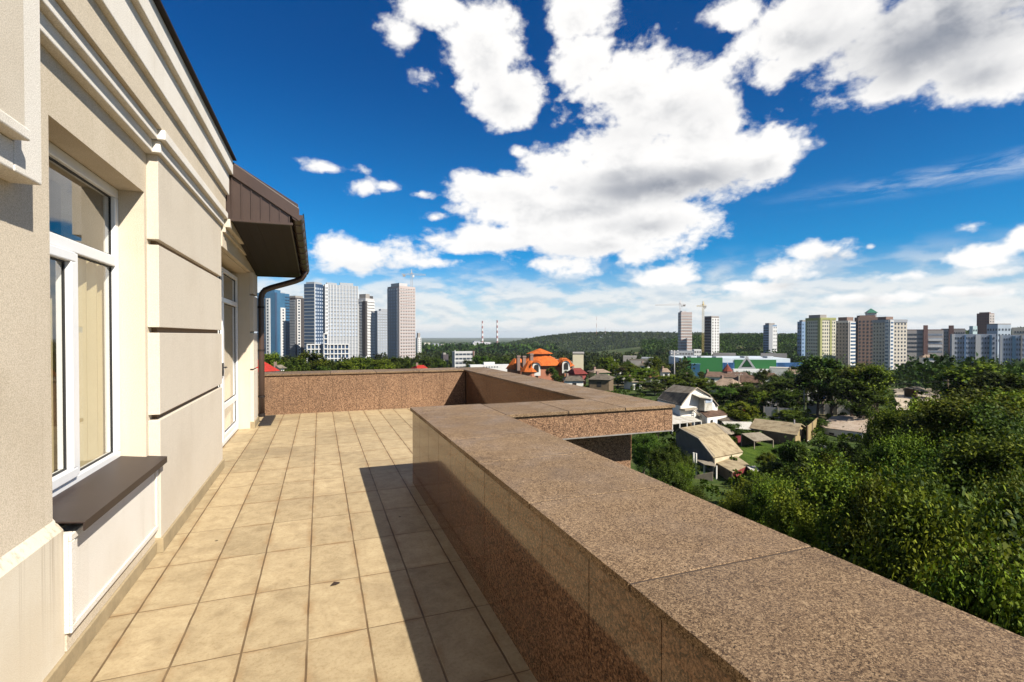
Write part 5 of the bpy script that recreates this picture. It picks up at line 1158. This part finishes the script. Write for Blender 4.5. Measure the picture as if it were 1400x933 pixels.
hip('small_house', 'lime green house with a white chimney stack in front of dark trees', 812, 836, 510, 505, 126, 7, PKT, plain('lime_render', (.36, .42, .16), .85, 0, .05, .5), ridge=.5, turn=20)
hip('small_house', 'brown roofed house at the foot of the lime green house', 803, 834, 519, 511, 112, 9, SLATE_D, BROWNW, ridge=.4, turn=-10)
hip('small_house', 'long pale house behind the mansion, left of the cream end wall', 752, 784, 496, 491, 178, 9, PKT, WHITEP, ridge=.6, turn=5)
hip('small_house', 'grey roofed house low behind the mansion terrace, nearest the parapet', 771, 800, 521, 514, 118, 8, SLATE_D, WHITEP, ridge=.6, turn=5)
for i, (px, y0, D) in enumerate(((955, 503, 330), (870, 497, 300), (885, 494, 340), (862, 492, 360), (1062, 508, 300))):
    labs = ['blue roofed kiosk left of the triangle sign', 'dark long shed roof beyond the lime green house', 'grey hall roof left of the pale lamp post', 'low grey hall near the far hill foot', 'white low hall right of the triangle sign']
    A = at(px - 10, y0, D); d = view(px)[1]; v = view(px)[0]; z = at(px, y0 - 4, D).z; t = thing('low_hall', labs[i], 'building', at(px, y0, D))
    MB().obox((A.x, A.y, 0), d, v, [5, 10, 8, 9, 9][i], 8, ground(A.x, A.y) - 1, z).build('wall', [c_blue, c_conc, c_lgrey, c_conc, WHITEP][i], t); MB().obox((A.x, A.y, 0), d, v, [5, 10, 8, 9, 9][i] + .3, 8.4, z + .02, z + .4).build('roof', [c_blue, SLATE_D, c_lgrey, c_conc, SHEETW][i], t)

for pl_, pr_, ye_, yr_, dep_, rm_, wm_, tn_, lab_ in ((846, 858, 506, 501, 150, BRT, WHITEP, 20, 'house with a brown roof right of the lime green house'), (872, 884, 500, 496, 175, SLATE_D, WHITEP, -15, 'grey roofed house just left of the dull red roof, farther back'), (905, 917, 509, 503.5, 165, PKT, WHITEP, 10, 'pale roofed house immediately left of the pale lamp post'),
        (938, 956, 520, 513, 132, SLATE_D, WHITEP, 15, 'dark grey roofed house between the pale lamp post and the brown roofed house'), (1044, 1064, 516, 509.5, 150, RUST, WHITEP, 10, 'rust roofed house in front of the right end of the shopping hall'), (1072, 1090, 511, 505, 165, PKT, WHITEP, -10, 'pale roofed house below the yellow green tower'), (864, 880, 523, 516.5, 118, SLATE_G, WHITEP, 25, 'grey roofed house above the wing parapet, left of the dull red roof'), (1046, 1060, 532, 527, 112, SLATE_D, BROWNW, 30, 'small dark shed left of the lamp post, among dark trees')):
    hip('small_house', lab_, pl_, pr_, ye_, yr_, dep_, 7, rm_, wm_, ridge=.5, turn=tn_)
# overhead wires between the poles
def wire(lab, pts, sag):
    t = thing('overhead_wire', lab, 'wire', pts[0]); m = MB()
    for a, b in zip(pts, pts[1:]): m.tube([a + (b - a) * s_ - Vector((0, 0, sag * 4 * s_ * (1 - s_))) for s_ in [k / 10 for k in range(11)]], .022, 4)
    m.build('cable', DARKM, t)
wire('dark cable sagging from the lamp post to the wooden utility pole', [Q(1099.6, 513, 84), Q(1296, 520, 95)], 1.2)
wire('dark cable sagging from the thin utility pole to the lamp post', [Q(1010.2, 512.5, 112), Q(1099.6, 514.5, 84)], 1.0)
wire('dark cable running from the white house gable to the left', [Q(921, 528, 75), Q(885, 538, 66)], .5)

for k_, (px_, py_, dep_, w_, mt_, lab_) in enumerate(((1012, 589, 64, 2.2, SHEETW, 'pale sheet leaning roof of a woodpile between the grey and ochre sheds'), (1035, 622, 57, 1.6, SLATE_G, 'low grey board roof right of the red walled hut'), (1000, 596, 68, 2.4, SLATE_D, 'dark lean-to roof behind the grey shed'), (1108, 563, 100, 3.0, SHEETW, 'white roofed garden shelter in front of the blue barrel'), (1068, 547, 104, 2.8, SHEETW, 'pale garden roof left of the lamp post, above the grey fence'), (1262, 532, 105, 3.6, SLATE_G, 'grey sheet shed at the near edge of the bare lot'))):
    c_ = Q(px_, py_, dep_); g_ = ground(c_.x, c_.y); zt_ = max(c_.z, g_ + 1.6); vv_, rr_ = view(px_); a_ = R(20 + 25 * (k_ % 3)); u_ = rr_ * math.cos(a_) + vv_ * math.sin(a_); n_ = Vector((-u_.y, u_.x, 0)); t = thing('garden_shelter', lab_, 'shed', (c_.x, c_.y, g_))
    p_ = [Vector((c_.x, c_.y, zt_)) + u_ * sx_ * w_ + n_ * sy_ * w_ * .7 + Vector((0, 0, sy_ * .3)) for sx_, sy_ in ((-1, -1), (1, -1), (1, 1), (-1, 1))]
    m = MB(); plate(m, p_, .08); m.build('roof', mt_, t)
    m = MB(); wallq(m, p_[3] - Vector((0, 0, .1)), p_[2] - Vector((0, 0, .1)), .08); m.build('back_wall', BROWNW, t)
    for q_ in p_: MB().tube([q_ - Vector((0, 0, .1)), Vector((q_.x, q_.y, g_ - .2))], .07, 5).build('post', WOODG, t)

# ------------------------------------------------------------------ trees
def leaf_mat(name, dark, mid, lite):
    m = bpy.data.materials.new(name); m.use_nodes = True; t = m.node_tree; t.nodes.clear()
    o = N(t, 'ShaderNodeOutputMaterial'); b = N(t, 'ShaderNodeBsdfPrincipled'); tr = N(t, 'ShaderNodeBsdfTranslucent'); mx = N(t, 'ShaderNodeMixShader')
    p = ocoord(t); rnd = N(t, 'ShaderNodeObjectInfo').outputs['Random']
    at_ = N(t, 'ShaderNodeAttribute'); at_.attribute_name = 'leaf'
    n = noise(t, p, .55, 3, .6)
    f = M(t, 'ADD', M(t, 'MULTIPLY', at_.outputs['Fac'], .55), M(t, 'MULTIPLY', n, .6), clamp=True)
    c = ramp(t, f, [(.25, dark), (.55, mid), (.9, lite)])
    hs = N(t, 'ShaderNodeHueSaturation'); setin(t, hs.inputs['Color'], c); setin(t, hs.inputs['Hue'], M(t, 'MULTIPLY_ADD', rnd, .05, .473)); setin(t, hs.inputs['Value'], MR(t, rnd, 0, 1, .66, 1.34, False)); hs.inputs['Saturation'].default_value = 1.08
    t.links.new(hs.outputs[0], b.inputs['Base Color']); b.inputs['Roughness'].default_value = .62; b.inputs['Specular IOR Level'].default_value = .10
    tc = MIX(t, 1., hs.outputs[0], (1.5, 1.5, .6, 1), 'MULTIPLY'); t.links.new(tc, tr.inputs[0])
    mx.inputs[0].default_value = .16; t.links.new(b.outputs[0], mx.inputs[1]); t.links.new(tr.outputs[0], mx.inputs[2]); t.links.new(mx.outputs[0], o.inputs[0])
    return m
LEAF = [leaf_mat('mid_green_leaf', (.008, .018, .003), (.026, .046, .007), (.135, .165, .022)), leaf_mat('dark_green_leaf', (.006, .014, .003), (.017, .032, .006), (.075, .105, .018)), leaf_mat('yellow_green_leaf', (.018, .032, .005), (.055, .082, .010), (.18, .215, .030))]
BARK = plain('grey_brown_bark', (.10, .075, .055), .95, 0, .3, 4., (20, .6, .03))
def quads_mesh(name, pos, dirv, nor, ln, wd, mat, val):
    """many folded leaf blades as one mesh"""
    n = len(pos); side = np.cross(dirv, nor); side /= np.linalg.norm(side, axis=1, keepdims=True) + 1e-9
    up = np.cross(side, dirv); v = np.empty((n, 4, 3), np.float32)
    v[:, 0] = pos; v[:, 1] = pos + dirv * (ln * .5)[:, None] + side * (wd * .5)[:, None] + up * (wd * .14)[:, None]; v[:, 2] = pos + dirv * ln[:, None]; v[:, 3] = pos + dirv * (ln * .5)[:, None] - side * (wd * .5)[:, None] + up * (wd * .14)[:, None]
    me = bpy.data.meshes.new(name); me.vertices.add(4 * n); me.vertices.foreach_set('co', v.ravel()); me.loops.add(4 * n); me.loops.foreach_set('vertex_index', np.arange(4 * n, dtype=np.int32)); me.polygons.add(n); me.polygons.foreach_set('loop_start', np.arange(0, 4 * n, 4, dtype=np.int32)); me.polygons.foreach_set('loop_total', np.full(n, 4, dtype=np.int32))
    me.update(calc_edges=True); a = me.attributes.new('leaf', 'FLOAT', 'FACE'); a.data.foreach_set('value', val.astype(np.float32)); me.materials.append(mat); return me
def unit(v): return v / (np.linalg.norm(v, axis=1, keepdims=True) + 1e-9)
def crown_data(rg, Rc, z0, z1, nlobe, nshoot, per, leaf, upb=.6, slen=(.5, 1.1), tuft=8):
    """shoots on the outside of many overlapping lobes, leaves along every shoot"""
    zc = (z0 + z1) / 2; hz = (z1 - z0) / 2
    lc = []; lr = []
    while len(lc) < nlobe:
        q = rg.uniform(-1, 1, 3); r_ = np.linalg.norm(q)
        if r_ > 1 or r_ < .25: continue
        s = rg.uniform(.24, .40)
        taper = 1 - .30 * max(0, q[2])
        lc.append([q[0] * Rc * (1 - s * .75) * taper, q[1] * Rc * (1 - s * .75) * taper, zc + q[2] * hz * (1 - s * .7)]); lr.append(s * Rc * rg.uniform(.8, 1.1))
    lc = np.array(lc); lr = np.array(lr); nt = max(1, nshoot // tuft); kt = rg.choice(nlobe, nt, p=lr ** 2 / (lr ** 2).sum())
    d = unit(rg.normal(size=(nt, 3)) + np.array([0, 0, .75])); sq = np.array([1, 1, min(1.25, hz / Rc * .9)])
    base = lc[kt] + d * (lr[kt] * rg.uniform(.72, 1.02, nt))[:, None] * sq
    k = np.repeat(kt, tuft); nshoot = len(k); tone = np.repeat(rg.normal(0, .10, nt), tuft)
    d = unit(np.repeat(d, tuft, 0) + rg.normal(size=(nshoot, 3)) * .50); base = np.repeat(base, tuft, 0) + rg.normal(size=(nshoot, 3)) * .09
    keep = np.ones(nshoot, bool)
    for j in range(nlobe):                                       # drop most shoots buried in other lobes
        ins = (np.linalg.norm((base - lc[j]) / sq, axis=1) < lr[j] * .78) & (k != j); keep &= ~(ins & (rg.random(nshoot) < .85))
    base, d, tone = base[keep], d[keep], tone[keep]; n = len(base)
    sd = unit(d * .65 + np.array([0, 0, upb]) + rg.normal(size=(n, 3)) * .28); sl = rg.uniform(slen[0], slen[1], n) * np.where(rg.random(n) < .12, 1.5, 1.)
    t = np.tile(np.linspace(.08, 1, per), n); i = np.repeat(np.arange(n), per); ph = np.tile(np.arange(per) * 2.4, n) + np.repeat(rg.uniform(0, 6.28, n), per)
    a = unit(np.cross(sd, np.array([.3, .2, 1.]))); b = np.cross(sd, a); rad = a[i] * np.cos(ph)[:, None] + b[i] * np.sin(ph)[:, None]
    pos = base[i] + sd[i] * (sl[i] * t)[:, None] + rad * .03
    dv = unit(rad * 1.0 + sd[i] * .45 + rg.normal(size=rad.shape) * .25 + np.array([0, 0, -.12])); nr = unit(sd[i] * .6 + np.array([0, 0, .8]) + rg.normal(size=rad.shape) * .45)
    ln = leaf * rg.uniform(.7, 1.3, len(pos)) * (1.1 - .35 * t); val = np.clip(rg.normal(.22, .13, len(pos)) + .62 * t + tone[i], 0, 1)  # pale new tips; sun highlights and inner shade are coloured in as well
    return pos, dv, nr, ln, ln * rg.uniform(.5, .7, len(pos)), val, lc
def tree_proto(seed, kind, hgt, Rc, cl, nlobe, nshoot, per, leaf, upb=.6, slen=(.5, 1.1)):
    rg = np.random.default_rng(seed); pos, dv, nr, ln, wd, val, lc = crown_data(rg, Rc, hgt * cl, hgt, nlobe, nshoot, per, leaf, upb, slen)
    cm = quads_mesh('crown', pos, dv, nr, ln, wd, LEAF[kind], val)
    tr = MB(); r0 = hgt * .022; top = Vector((0, 0, hgt * .62)); tr.tube([(0, 0, -.6), (0, 0, .1), (.05, .02, hgt * cl), (.1, -.05, hgt * .62)], [r0 * 1.5, r0 * 1.1, r0 * .85, r0 * .4], 8)
    for q in lc[:14]:
        q = Vector(q); z = min(q.z * .72, hgt * .55); s = Vector((.05, 0, max(hgt * cl * .7, z - 1))); tr.tube([s, s * .4 + q * .6 + Vector((0, 0, -.15)), q], [r0 * .45, r0 * .28, r0 * .1], 5)
    tm = tr.build('trunk', BARK); me = tm.data; bpy.data.objects.remove(tm)
    return cm, me, hgt, Rc
NEAR = [tree_proto(11, 0, 9, 3.6, .22, 18, 2600, 13, .22, .8, (.6, 1.4)), tree_proto(12, 0, 9, 3.4, .20, 19, 2600, 13, .20, 1.0, (.6, 1.5)), tree_proto(13, 1, 9, 3.8, .2, 20, 2700, 13, .21, .6, (.5, 1.3)), tree_proto(14, 2, 8, 3.2, .15, 15, 2400, 13, .20, 1.2, (.6, 1.5)), tree_proto(15, 1, 10, 4.2, .2, 22, 2800, 13, .24, .6, (.6, 1.4))]
MID = [tree_proto(s, k, 9, 3.6, c_, 15, 800, 8, .44, u_, (.6, 1.3)) for s, k, c_, u_ in ((21, 0, .2, .6), (22, 1, .18, .6), (23, 0, .15, .9), (24, 1, .2, .5), (25, 2, .1, .8), (26, 0, .25, .4))]
TREES = []
def put(proto, px, ytop, d, Rc, species, hmin=None, x=None):
    """a tree whose top is seen at (px, ytop), d metres away"""
    cm, tm, h0, r0 = proto; p = at(px, ytop, d); g = ground(p.x, p.y); H_ = max(1.2, p.z - g)
    t = thing('tree', None, 'tree', (p.x, p.y, g)); s = Rc / r0
    for nme, me in (('trunk', tm), ('crown', cm)):
        o = bpy.data.objects.new(nme, me); COL.objects.link(o); o.parent = t
    t.scale = (s, s * RND.uniform(.9, 1.1), H_ / h0); t.rotation_euler = (0, 0, RND.uniform(0, 6.28)); TREES.append((t, px, ytop, d, H_, species)); return t
RND = random.Random(5)
# big crowns below the parapet
for px, yt, d, Rc, v in ((1148, 652, 24, 2.5, 1), (1205, 672, 22, 1.7, 0), (1265, 694, 18, 2.2, 0), (1328, 752, 15, 1.7, 3), (1378, 705, 17, 2.4, 2), (1425, 770, 13.5, 2.0, 1), (1352, 815, 12.5, 1.4, 0), (1410, 855, 11.5, 1.3, 0),
                         (1226, 567, 48, 2.5, 0), (1262, 556, 46, 3.3, 4), (1325, 551, 43, 4.0, 1), (1398, 558, 40, 3.6, 4), (1236, 604, 38, 2.2, 1), (1292, 606, 36, 2.7, 4), (1368, 610, 33, 3.0, 0), (1425, 640, 30, 2.4, 2), (1178, 618, 40, 1.7, 2), (1320, 660, 27, 2.2, 4), (1400, 672, 24, 2.0, 1), (1248, 655, 29, 1.9, 2),
                         (1098, 668, 27, 2.0, 3), (1062, 664, 30, 1.8, 1), (1030, 660, 33, 1.5, 2), (1012, 676, 31, 1.3, 3), (1140, 632, 38, 1.4, 1), (915, 612, 46, 2.3, 2), (895, 600, 50, 2.2, 2), (935, 640, 40, 1.3, 1), (905, 640, 38, 2.0, 2), (948, 668, 36, 1.1, 2), (880, 592, 54, 2.0, 2)):
    put(NEAR[v], px, yt, d, Rc, ['mid green', 'leafy green', 'dark green', 'light green', 'tall dark green'][v])
# trees and bushes of the gardens
for px, yt, d, Rc, v in ((1137, 486, 112, 6.0, 1), (1165, 497, 106, 5.2, 0), (1200, 495, 102, 4.6, 0), (1118, 505, 112, 4.2, 1), (1175, 518, 98, 4.6, 1), (1196, 528, 116, 3.6, 0), (1350, 496, 105, 6.6, 2), (1338, 512, 104, 4.0, 3), (1385, 508, 100, 5.0, 1), (1345, 530, 92, 3.4, 1), (1372, 532, 84, 4.2, 3), (1405, 528, 80, 4.2, 0), (1398, 545, 66, 3.0, 4), (1250, 552, 58, 2.2, 4), (1285, 553, 57, 2.0, 4), (1222, 556, 60, 1.8, 0),
                         (1008, 551, 92, 2.6, 4), (1020, 556, 90, 2.2, 4), (995, 553, 94, 2.0, 4), (985, 528, 118, 4.0, 1), (1008, 522, 122, 4.2, 1), (1030, 526, 120, 3.6, 3), (1056, 513, 126, 4.6, 1), (1078, 516, 122, 4.4, 3), (1040, 534, 110, 2.8, 0), (1075, 532, 108, 3.0, 1), (1077, 560, 96, 2.8, 0), (1090, 567, 92, 2.0, 1), (915, 512, 140, 4.6, 0), (942, 510, 142, 4.8, 1), (960, 516, 134, 4.0, 0), (895, 522, 132, 3.6, 1), (880, 502, 160, 5.2, 0), (856, 498, 172, 5.4, 2), (868, 512, 150, 4.6, 0), (845, 512, 156, 3.6, 3), (757, 502, 172, 2.8, 1), (777, 507, 168, 2.2, 1), (765, 513, 160, 1.8, 3),
                         (427, 480, 155, 6.0, 2), (410, 488, 150, 3.4, 1), (395, 492, 145, 3.4, 3), (470, 492, 170, 5.2, 0), (448, 491, 190, 4.6, 1), (495, 488, 210, 5.6, 1), (522, 490, 190, 5.6, 0), (545, 488, 210, 5.4, 1), (585, 486, 240, 6.0, 3), (598, 490, 220, 4.2, 1), (372, 480, 165, 4.0, 0), (388, 484, 190, 4.4, 3), (660, 486, 250, 6.6, 1), (680, 485, 260, 6.6, 3), (640, 492, 280, 5, 1),
                         (1090, 602, 56, 1.7, 1), (1098, 606, 55, 1.5, 1), (1046, 618, 62, 1.2, 2), (1058, 630, 57, 1.4, 0), (1036, 645, 52, 1.0, 4), (1070, 612, 68, 1.3, 1), (1076, 640, 50, 1.2, 2), (1020, 656, 49, .9, 4), (1050, 652, 47, 1.1, 0), (1130, 600, 62, 1.6, 1), (1150, 604, 60, 1.5, 1), (1140, 614, 50, 1.8, 1), (1120, 634, 42, 1.8, 1), (1000, 578, 82, 1.8, 1), (1012, 585, 80, 1.6, 3), (1118, 572, 92, 2.0, 1), (985, 575, 90, 1.6, 1), (893, 556, 88, 2.2, 1), (900, 570, 74, 1.6, 0)):
    put(MID[v], px, yt, d, Rc, ['mid green', 'dark green', 'bushy green', 'deep green', 'yellow green', 'loose green'][v])
# the trees between: kept clear of what must stay in view
CLEAR = [(897, 1000, 522, 590, 90), (924, 1035, 576, 664, 67), (1022, 1106, 568, 608, 86), (1113, 1185, 566, 604, 92), (1034, 1166, 546, 580, 112), (932, 1076, 485, 502, 360), (960, 1024, 506, 529, 165), (1005, 1042, 511, 524, 150), (695, 812, 474, 514, 230), (800, 840, 500, 520, 150), (1100, 1242, 425, 494, 470), (352, 580, 385, 481, 560), (600, 650, 478, 504, 320), (640, 700, 497, 510, 200), (1222, 1318, 508, 555, 300), (1094, 1104, 510, 568, 101), (918, 926, 478, 520, 156), (1292, 1300, 518, 556, 114), (1240, 1400, 425, 482, 640), (1260, 1280, 484, 491, 330), (352, 384, 489, 510, 90), (568, 590, 498, 508, 160), (925, 985, 425, 482, 600), (1040, 1064, 440, 470, 620), (812, 838, 503, 516, 165), (885, 906, 506, 520, 170), (1018, 1052, 540, 562, 115), (605, 720, 462, 480, 3000)]
tries = 0; placed = 0
while placed < 130 and tries < 6000:
    tries += 1; px = RND.uniform(362, 1420); d = RND.uniform(85, 420); H_ = RND.uniform(5, 11); Rc = H_ * RND.uniform(.36, .52)
    p = at(px, 460, d); g = ground(p.x, p.y); yt = 459 - (g + H_ - EYE) / (d * math.cos(az_of(px) - YAW)) * FPX; yb = 459 - (g - EYE) / (d * math.cos(az_of(px) - YAW)) * FPX; w_ = Rc / d * FPX
    if any(px + w_ > a and px - w_ < b_ and yb > c_ and yt < e and d < dd + 4 for a, b_, c_, e, dd in CLEAR): continue
    if any(abs(px - q[1]) < 4 and abs(d - q[3]) < 8 for q in TREES): continue
    v = RND.choice((0, 1, 1, 2, 3, 3, 5)); put(MID[v], px, yt, d, Rc, ['mid green', 'dark green', 'bushy green', 'deep green', 'yellow green', 'loose green'][v]); placed += 1
# red flowering bush and the pale hanging branches at the right edge
FLOW = leaf_mat('red_flower', (.25, .02, .02), (.42, .05, .04), (.55, .14, .10)); rg = np.random.default_rng(9)
def bush(lab, name, cat, px, py, dep, Rc, hgt, mat, n, leaf):
    pos, dv, nr, ln, wd, val, lc = crown_data(rg, Rc, .1, hgt, 8, n, 6, leaf, .5, (.3, .6)); p = drop(Q(px, py, dep), None) + Vector((0, 0, .3)); t = thing(name, lab, cat, p)
    o = bpy.data.objects.new('flowers' if mat is FLOW else 'foliage', quads_mesh('foliage', pos, dv, nr, ln, wd, mat, val)); COL.objects.link(o); o.parent = t; MB().tube([p, p + Vector((0, 0, hgt * .6))], .06, 5).build('stem', BARK, t); return t
bush('red flowering bush beside the upper grey fence', 'flowering_bush', 'bush', 1044, 562, 90, 1.4, 2.4, FLOW, 160, .26); bush('small red flowering bush at the foot of the light green bushes', 'flowering_bush', 'bush', 1022, 578, 80, .9, 1.2, FLOW, 70, .2)
# the same wood goes on beyond the right edge of the view
for i in range(34):
    px = RND.uniform(1445, 2050); d = RND.uniform(13, 95); v = RND.randrange(5); g = GZ; H_ = RND.uniform(6.5, 10.5); dep = d * math.cos(az_of(px) - YAW)
    o_ = put(NEAR[v] if d < 50 else MID[v], px, 459 - (g + H_ - EYE) / dep * FPX, d, H_ * .33, 'mid green'); TREES.pop()
    o_['label'] = 'green tree of the wood beyond the right edge of the view'; o_['group'] = 'wood beyond the right edge of the view'
# labels: say what each tree stands by, and its place in that row
groups = {}
for rec in TREES:
    t, px, yt, d, H_, sp = rec; best = None
    for lx, ld, ph, hw in LANDMARKS:
        if ld > 350 and d < 60: continue
        s = abs(px - lx) / 20 + abs(d - ld) / 25 + (0 if ld < 400 else 3)
        if best is None or s < best[0]: best = (s, lx, ld, ph, hw)
    _, lx, ld, ph, hw = best; ph = ' '.join(ph.split(' with ')[0].split(', ')[0].split()[:5])
    for cut in (' in', ' of', ' and', ' a', ' the', ' its', ' at', ' on', ' by', ' under', ' left', ' right', ' among', ' beside', ' behind', ' running'):
        if ph.endswith(cut): ph = ph[:-len(cut)]
    rel = 'behind' if d > ld + 6 and abs(px - lx) < hw + 6 else 'in front of' if d < ld - 6 and abs(px - lx) < hw + 6 else 'to the right of' if px > lx else 'to the left of'
    size = 'tall' if H_ > 8.5 else 'low' if H_ < 4.5 else 'rounded'
    groups.setdefault((size, sp, rel, ph), []).append(rec)
ORD = ['leftmost', 'second from left', 'third from left', 'fourth from left', 'fifth from left', 'sixth from left', 'seventh from left', 'eighth from left', 'ninth from left', 'tenth from left']
for (size, sp, rel, ph), rs in groups.items():
    rs.sort(key=lambda q: q[1])
    for i, q in enumerate(rs):
        rel = {'to the left of': 'left of', 'to the right of': 'right of'}.get(rel, rel)
        s = f'{size} {sp} {"bush" if q[4] < 3 else "tree"} {rel} the {ph}' if not (sp.startswith('tall')) else f'{sp} tree {rel} the {ph}'
        if len(rs) > 1: s += ', ' + (ORD[i] if i < len(ORD) else f'{len(rs) - i} from right' if i < len(rs) - 1 else 'rightmost')
        w16 = s.split(); s = s if len(w16) <= 16 else ' '.join(w16[:16 - len(s.split(', ')[-1].split())]).rstrip(',') + ', ' + s.split(', ')[-1]
        q[0]['label'] = s; q[0]['group'] = 'trees below the terrace' if q[3] < 60 else 'trees among the gardens' if q[3] < 150 else 'trees in the valley'
        if q[4] < 3: q[0].name = 'bush'; q[0]['category'] = 'bush'
# woods that read as one mass
def woods(name, lab, pick, count, leaf, per, kind, hr, seed):
    rg = np.random.default_rng(seed); P_ = []; Dv = []; Nn = []; Ln = []; Va = []; rnd = random.Random(seed); k = 0
    while k < count:
        x, y = pick(rnd); g = ground(x, y); H_ = rnd.uniform(*hr); Rc = H_ * rnd.uniform(.30, .42); k += 1
        n = per; d = unit(rg.normal(size=(n, 3)) + np.array([0, 0, .5])); sq = np.array([Rc, Rc, H_ * .42]); lump = 1 + .25 * np.sin(d[:, :1] * 5 + k) * np.cos(d[:, 1:2] * 4 + k * 2) 
        pos = np.array([x, y, g + H_ * .55]) + d * sq * lump * rg.uniform(.75, 1.02, (n, 1)); P_.append(pos); Dv.append(unit(d + np.array([0, 0, .5]) + rg.normal(size=(n, 3)) * .6)); Nn.append(unit(d + rg.normal(size=(n, 3)) * .4)); Ln.append(leaf * rg.uniform(.7, 1.3, n)); Va.append(np.clip(rg.normal(.45, .15, n) + rnd.uniform(-.22, .22), 0, 1))
    pos, dv, nr, ln, va = map(np.concatenate, (P_, Dv, Nn, Ln, Va)); o = bpy.data.objects.new(name, quads_mesh(name, pos, dv, nr, ln, ln * .8, LEAF[kind], va)); COL.objects.link(o)
    return tag(o, lab, 'woods', None, 'stuff')
def pol(px0, px1, d0, d1, pw=.5):
    def f(r):
        px = r.uniform(px0, px1); d = d0 + (d1 - d0) * r.random() ** pw; a = az_of(px); return d * math.sin(a), d * math.cos(a)
    return f
woods('wooded_slope', 'dark woods covering the slope behind the shopping hall', pol(880, 1900, 430, 860, .6), 2500, 2.0, 60, 1, (9, 15), 31)
woods('valley_woods', 'dark belt of trees at the foot of the towers', pol(352, 940, 300, 620, .8), 850, 1.8, 60, 1, (8, 13), 32)
woods('garden_thickets', 'thickets filling the valley gardens on the right', pol(1235, 1900, 150, 480, .8), 700, 1.5, 70, 1, (7, 11), 35)
woods('far_hill_woods', 'woods over the rounded far hill', pol(690, 1150, 1380, 1960, 1.), 2600, 4.5, 26, 1, (13, 19), 33)
woods('plain_woods', 'scattered woods on the far plain', pol(352, 760, 900, 3200, 1.4), 1500, 6, 18, 1, (10, 17), 34)
# undergrowth between the garden trees
def pick_u(r):
    px = r.uniform(700, 1900); d = 44 + 106 * r.random() ** .8; a = az_of(px)
    while 1005 < px < 1090 and 58 < d < 80: px = r.uniform(870, 1440)
    a = az_of(px); return d * math.sin(a), d * math.cos(a)
woods('undergrowth', 'weeds and low bushes covering the ground between the trees', pick_u, 1700, .32, 60, 0, (.5, 1.3), 36)
# two trees that would still read the same get their height into the label
seen = {}
for rec in TREES: seen.setdefault(rec[0]['label'], []).append(rec)
for lab, rs in seen.items():
    if len(rs) > 1:
        rs.sort(key=lambda q: q[3])
        for k, q in enumerate(rs): q[0]['label'] = ' '.join(lab.split()[:13]) + (', nearest one', ', farther one', ', farthest one')[min(k, 2)]

# ------------------------------------------------------------------ thin summer haze over the valley
hm = bpy.data.materials.new('haze'); hm.use_nodes = True; t = hm.node_tree; t.nodes.clear()
o = N(t, 'ShaderNodeOutputMaterial'); v = N(t, 'ShaderNodeVolumePrincipled'); v.inputs['Color'].default_value = (.80, .87, .95, 1); v.inputs['Density'].default_value = 5.5e-5; v.inputs['Anisotropy'].default_value = .2
t.links.new(v.outputs[0], o.inputs['Volume'])
hz_ = MB().box((-14500, -14500, -102), (14500, 14500, 85)).build('haze', hm); tag(hz_, kind='stuff')
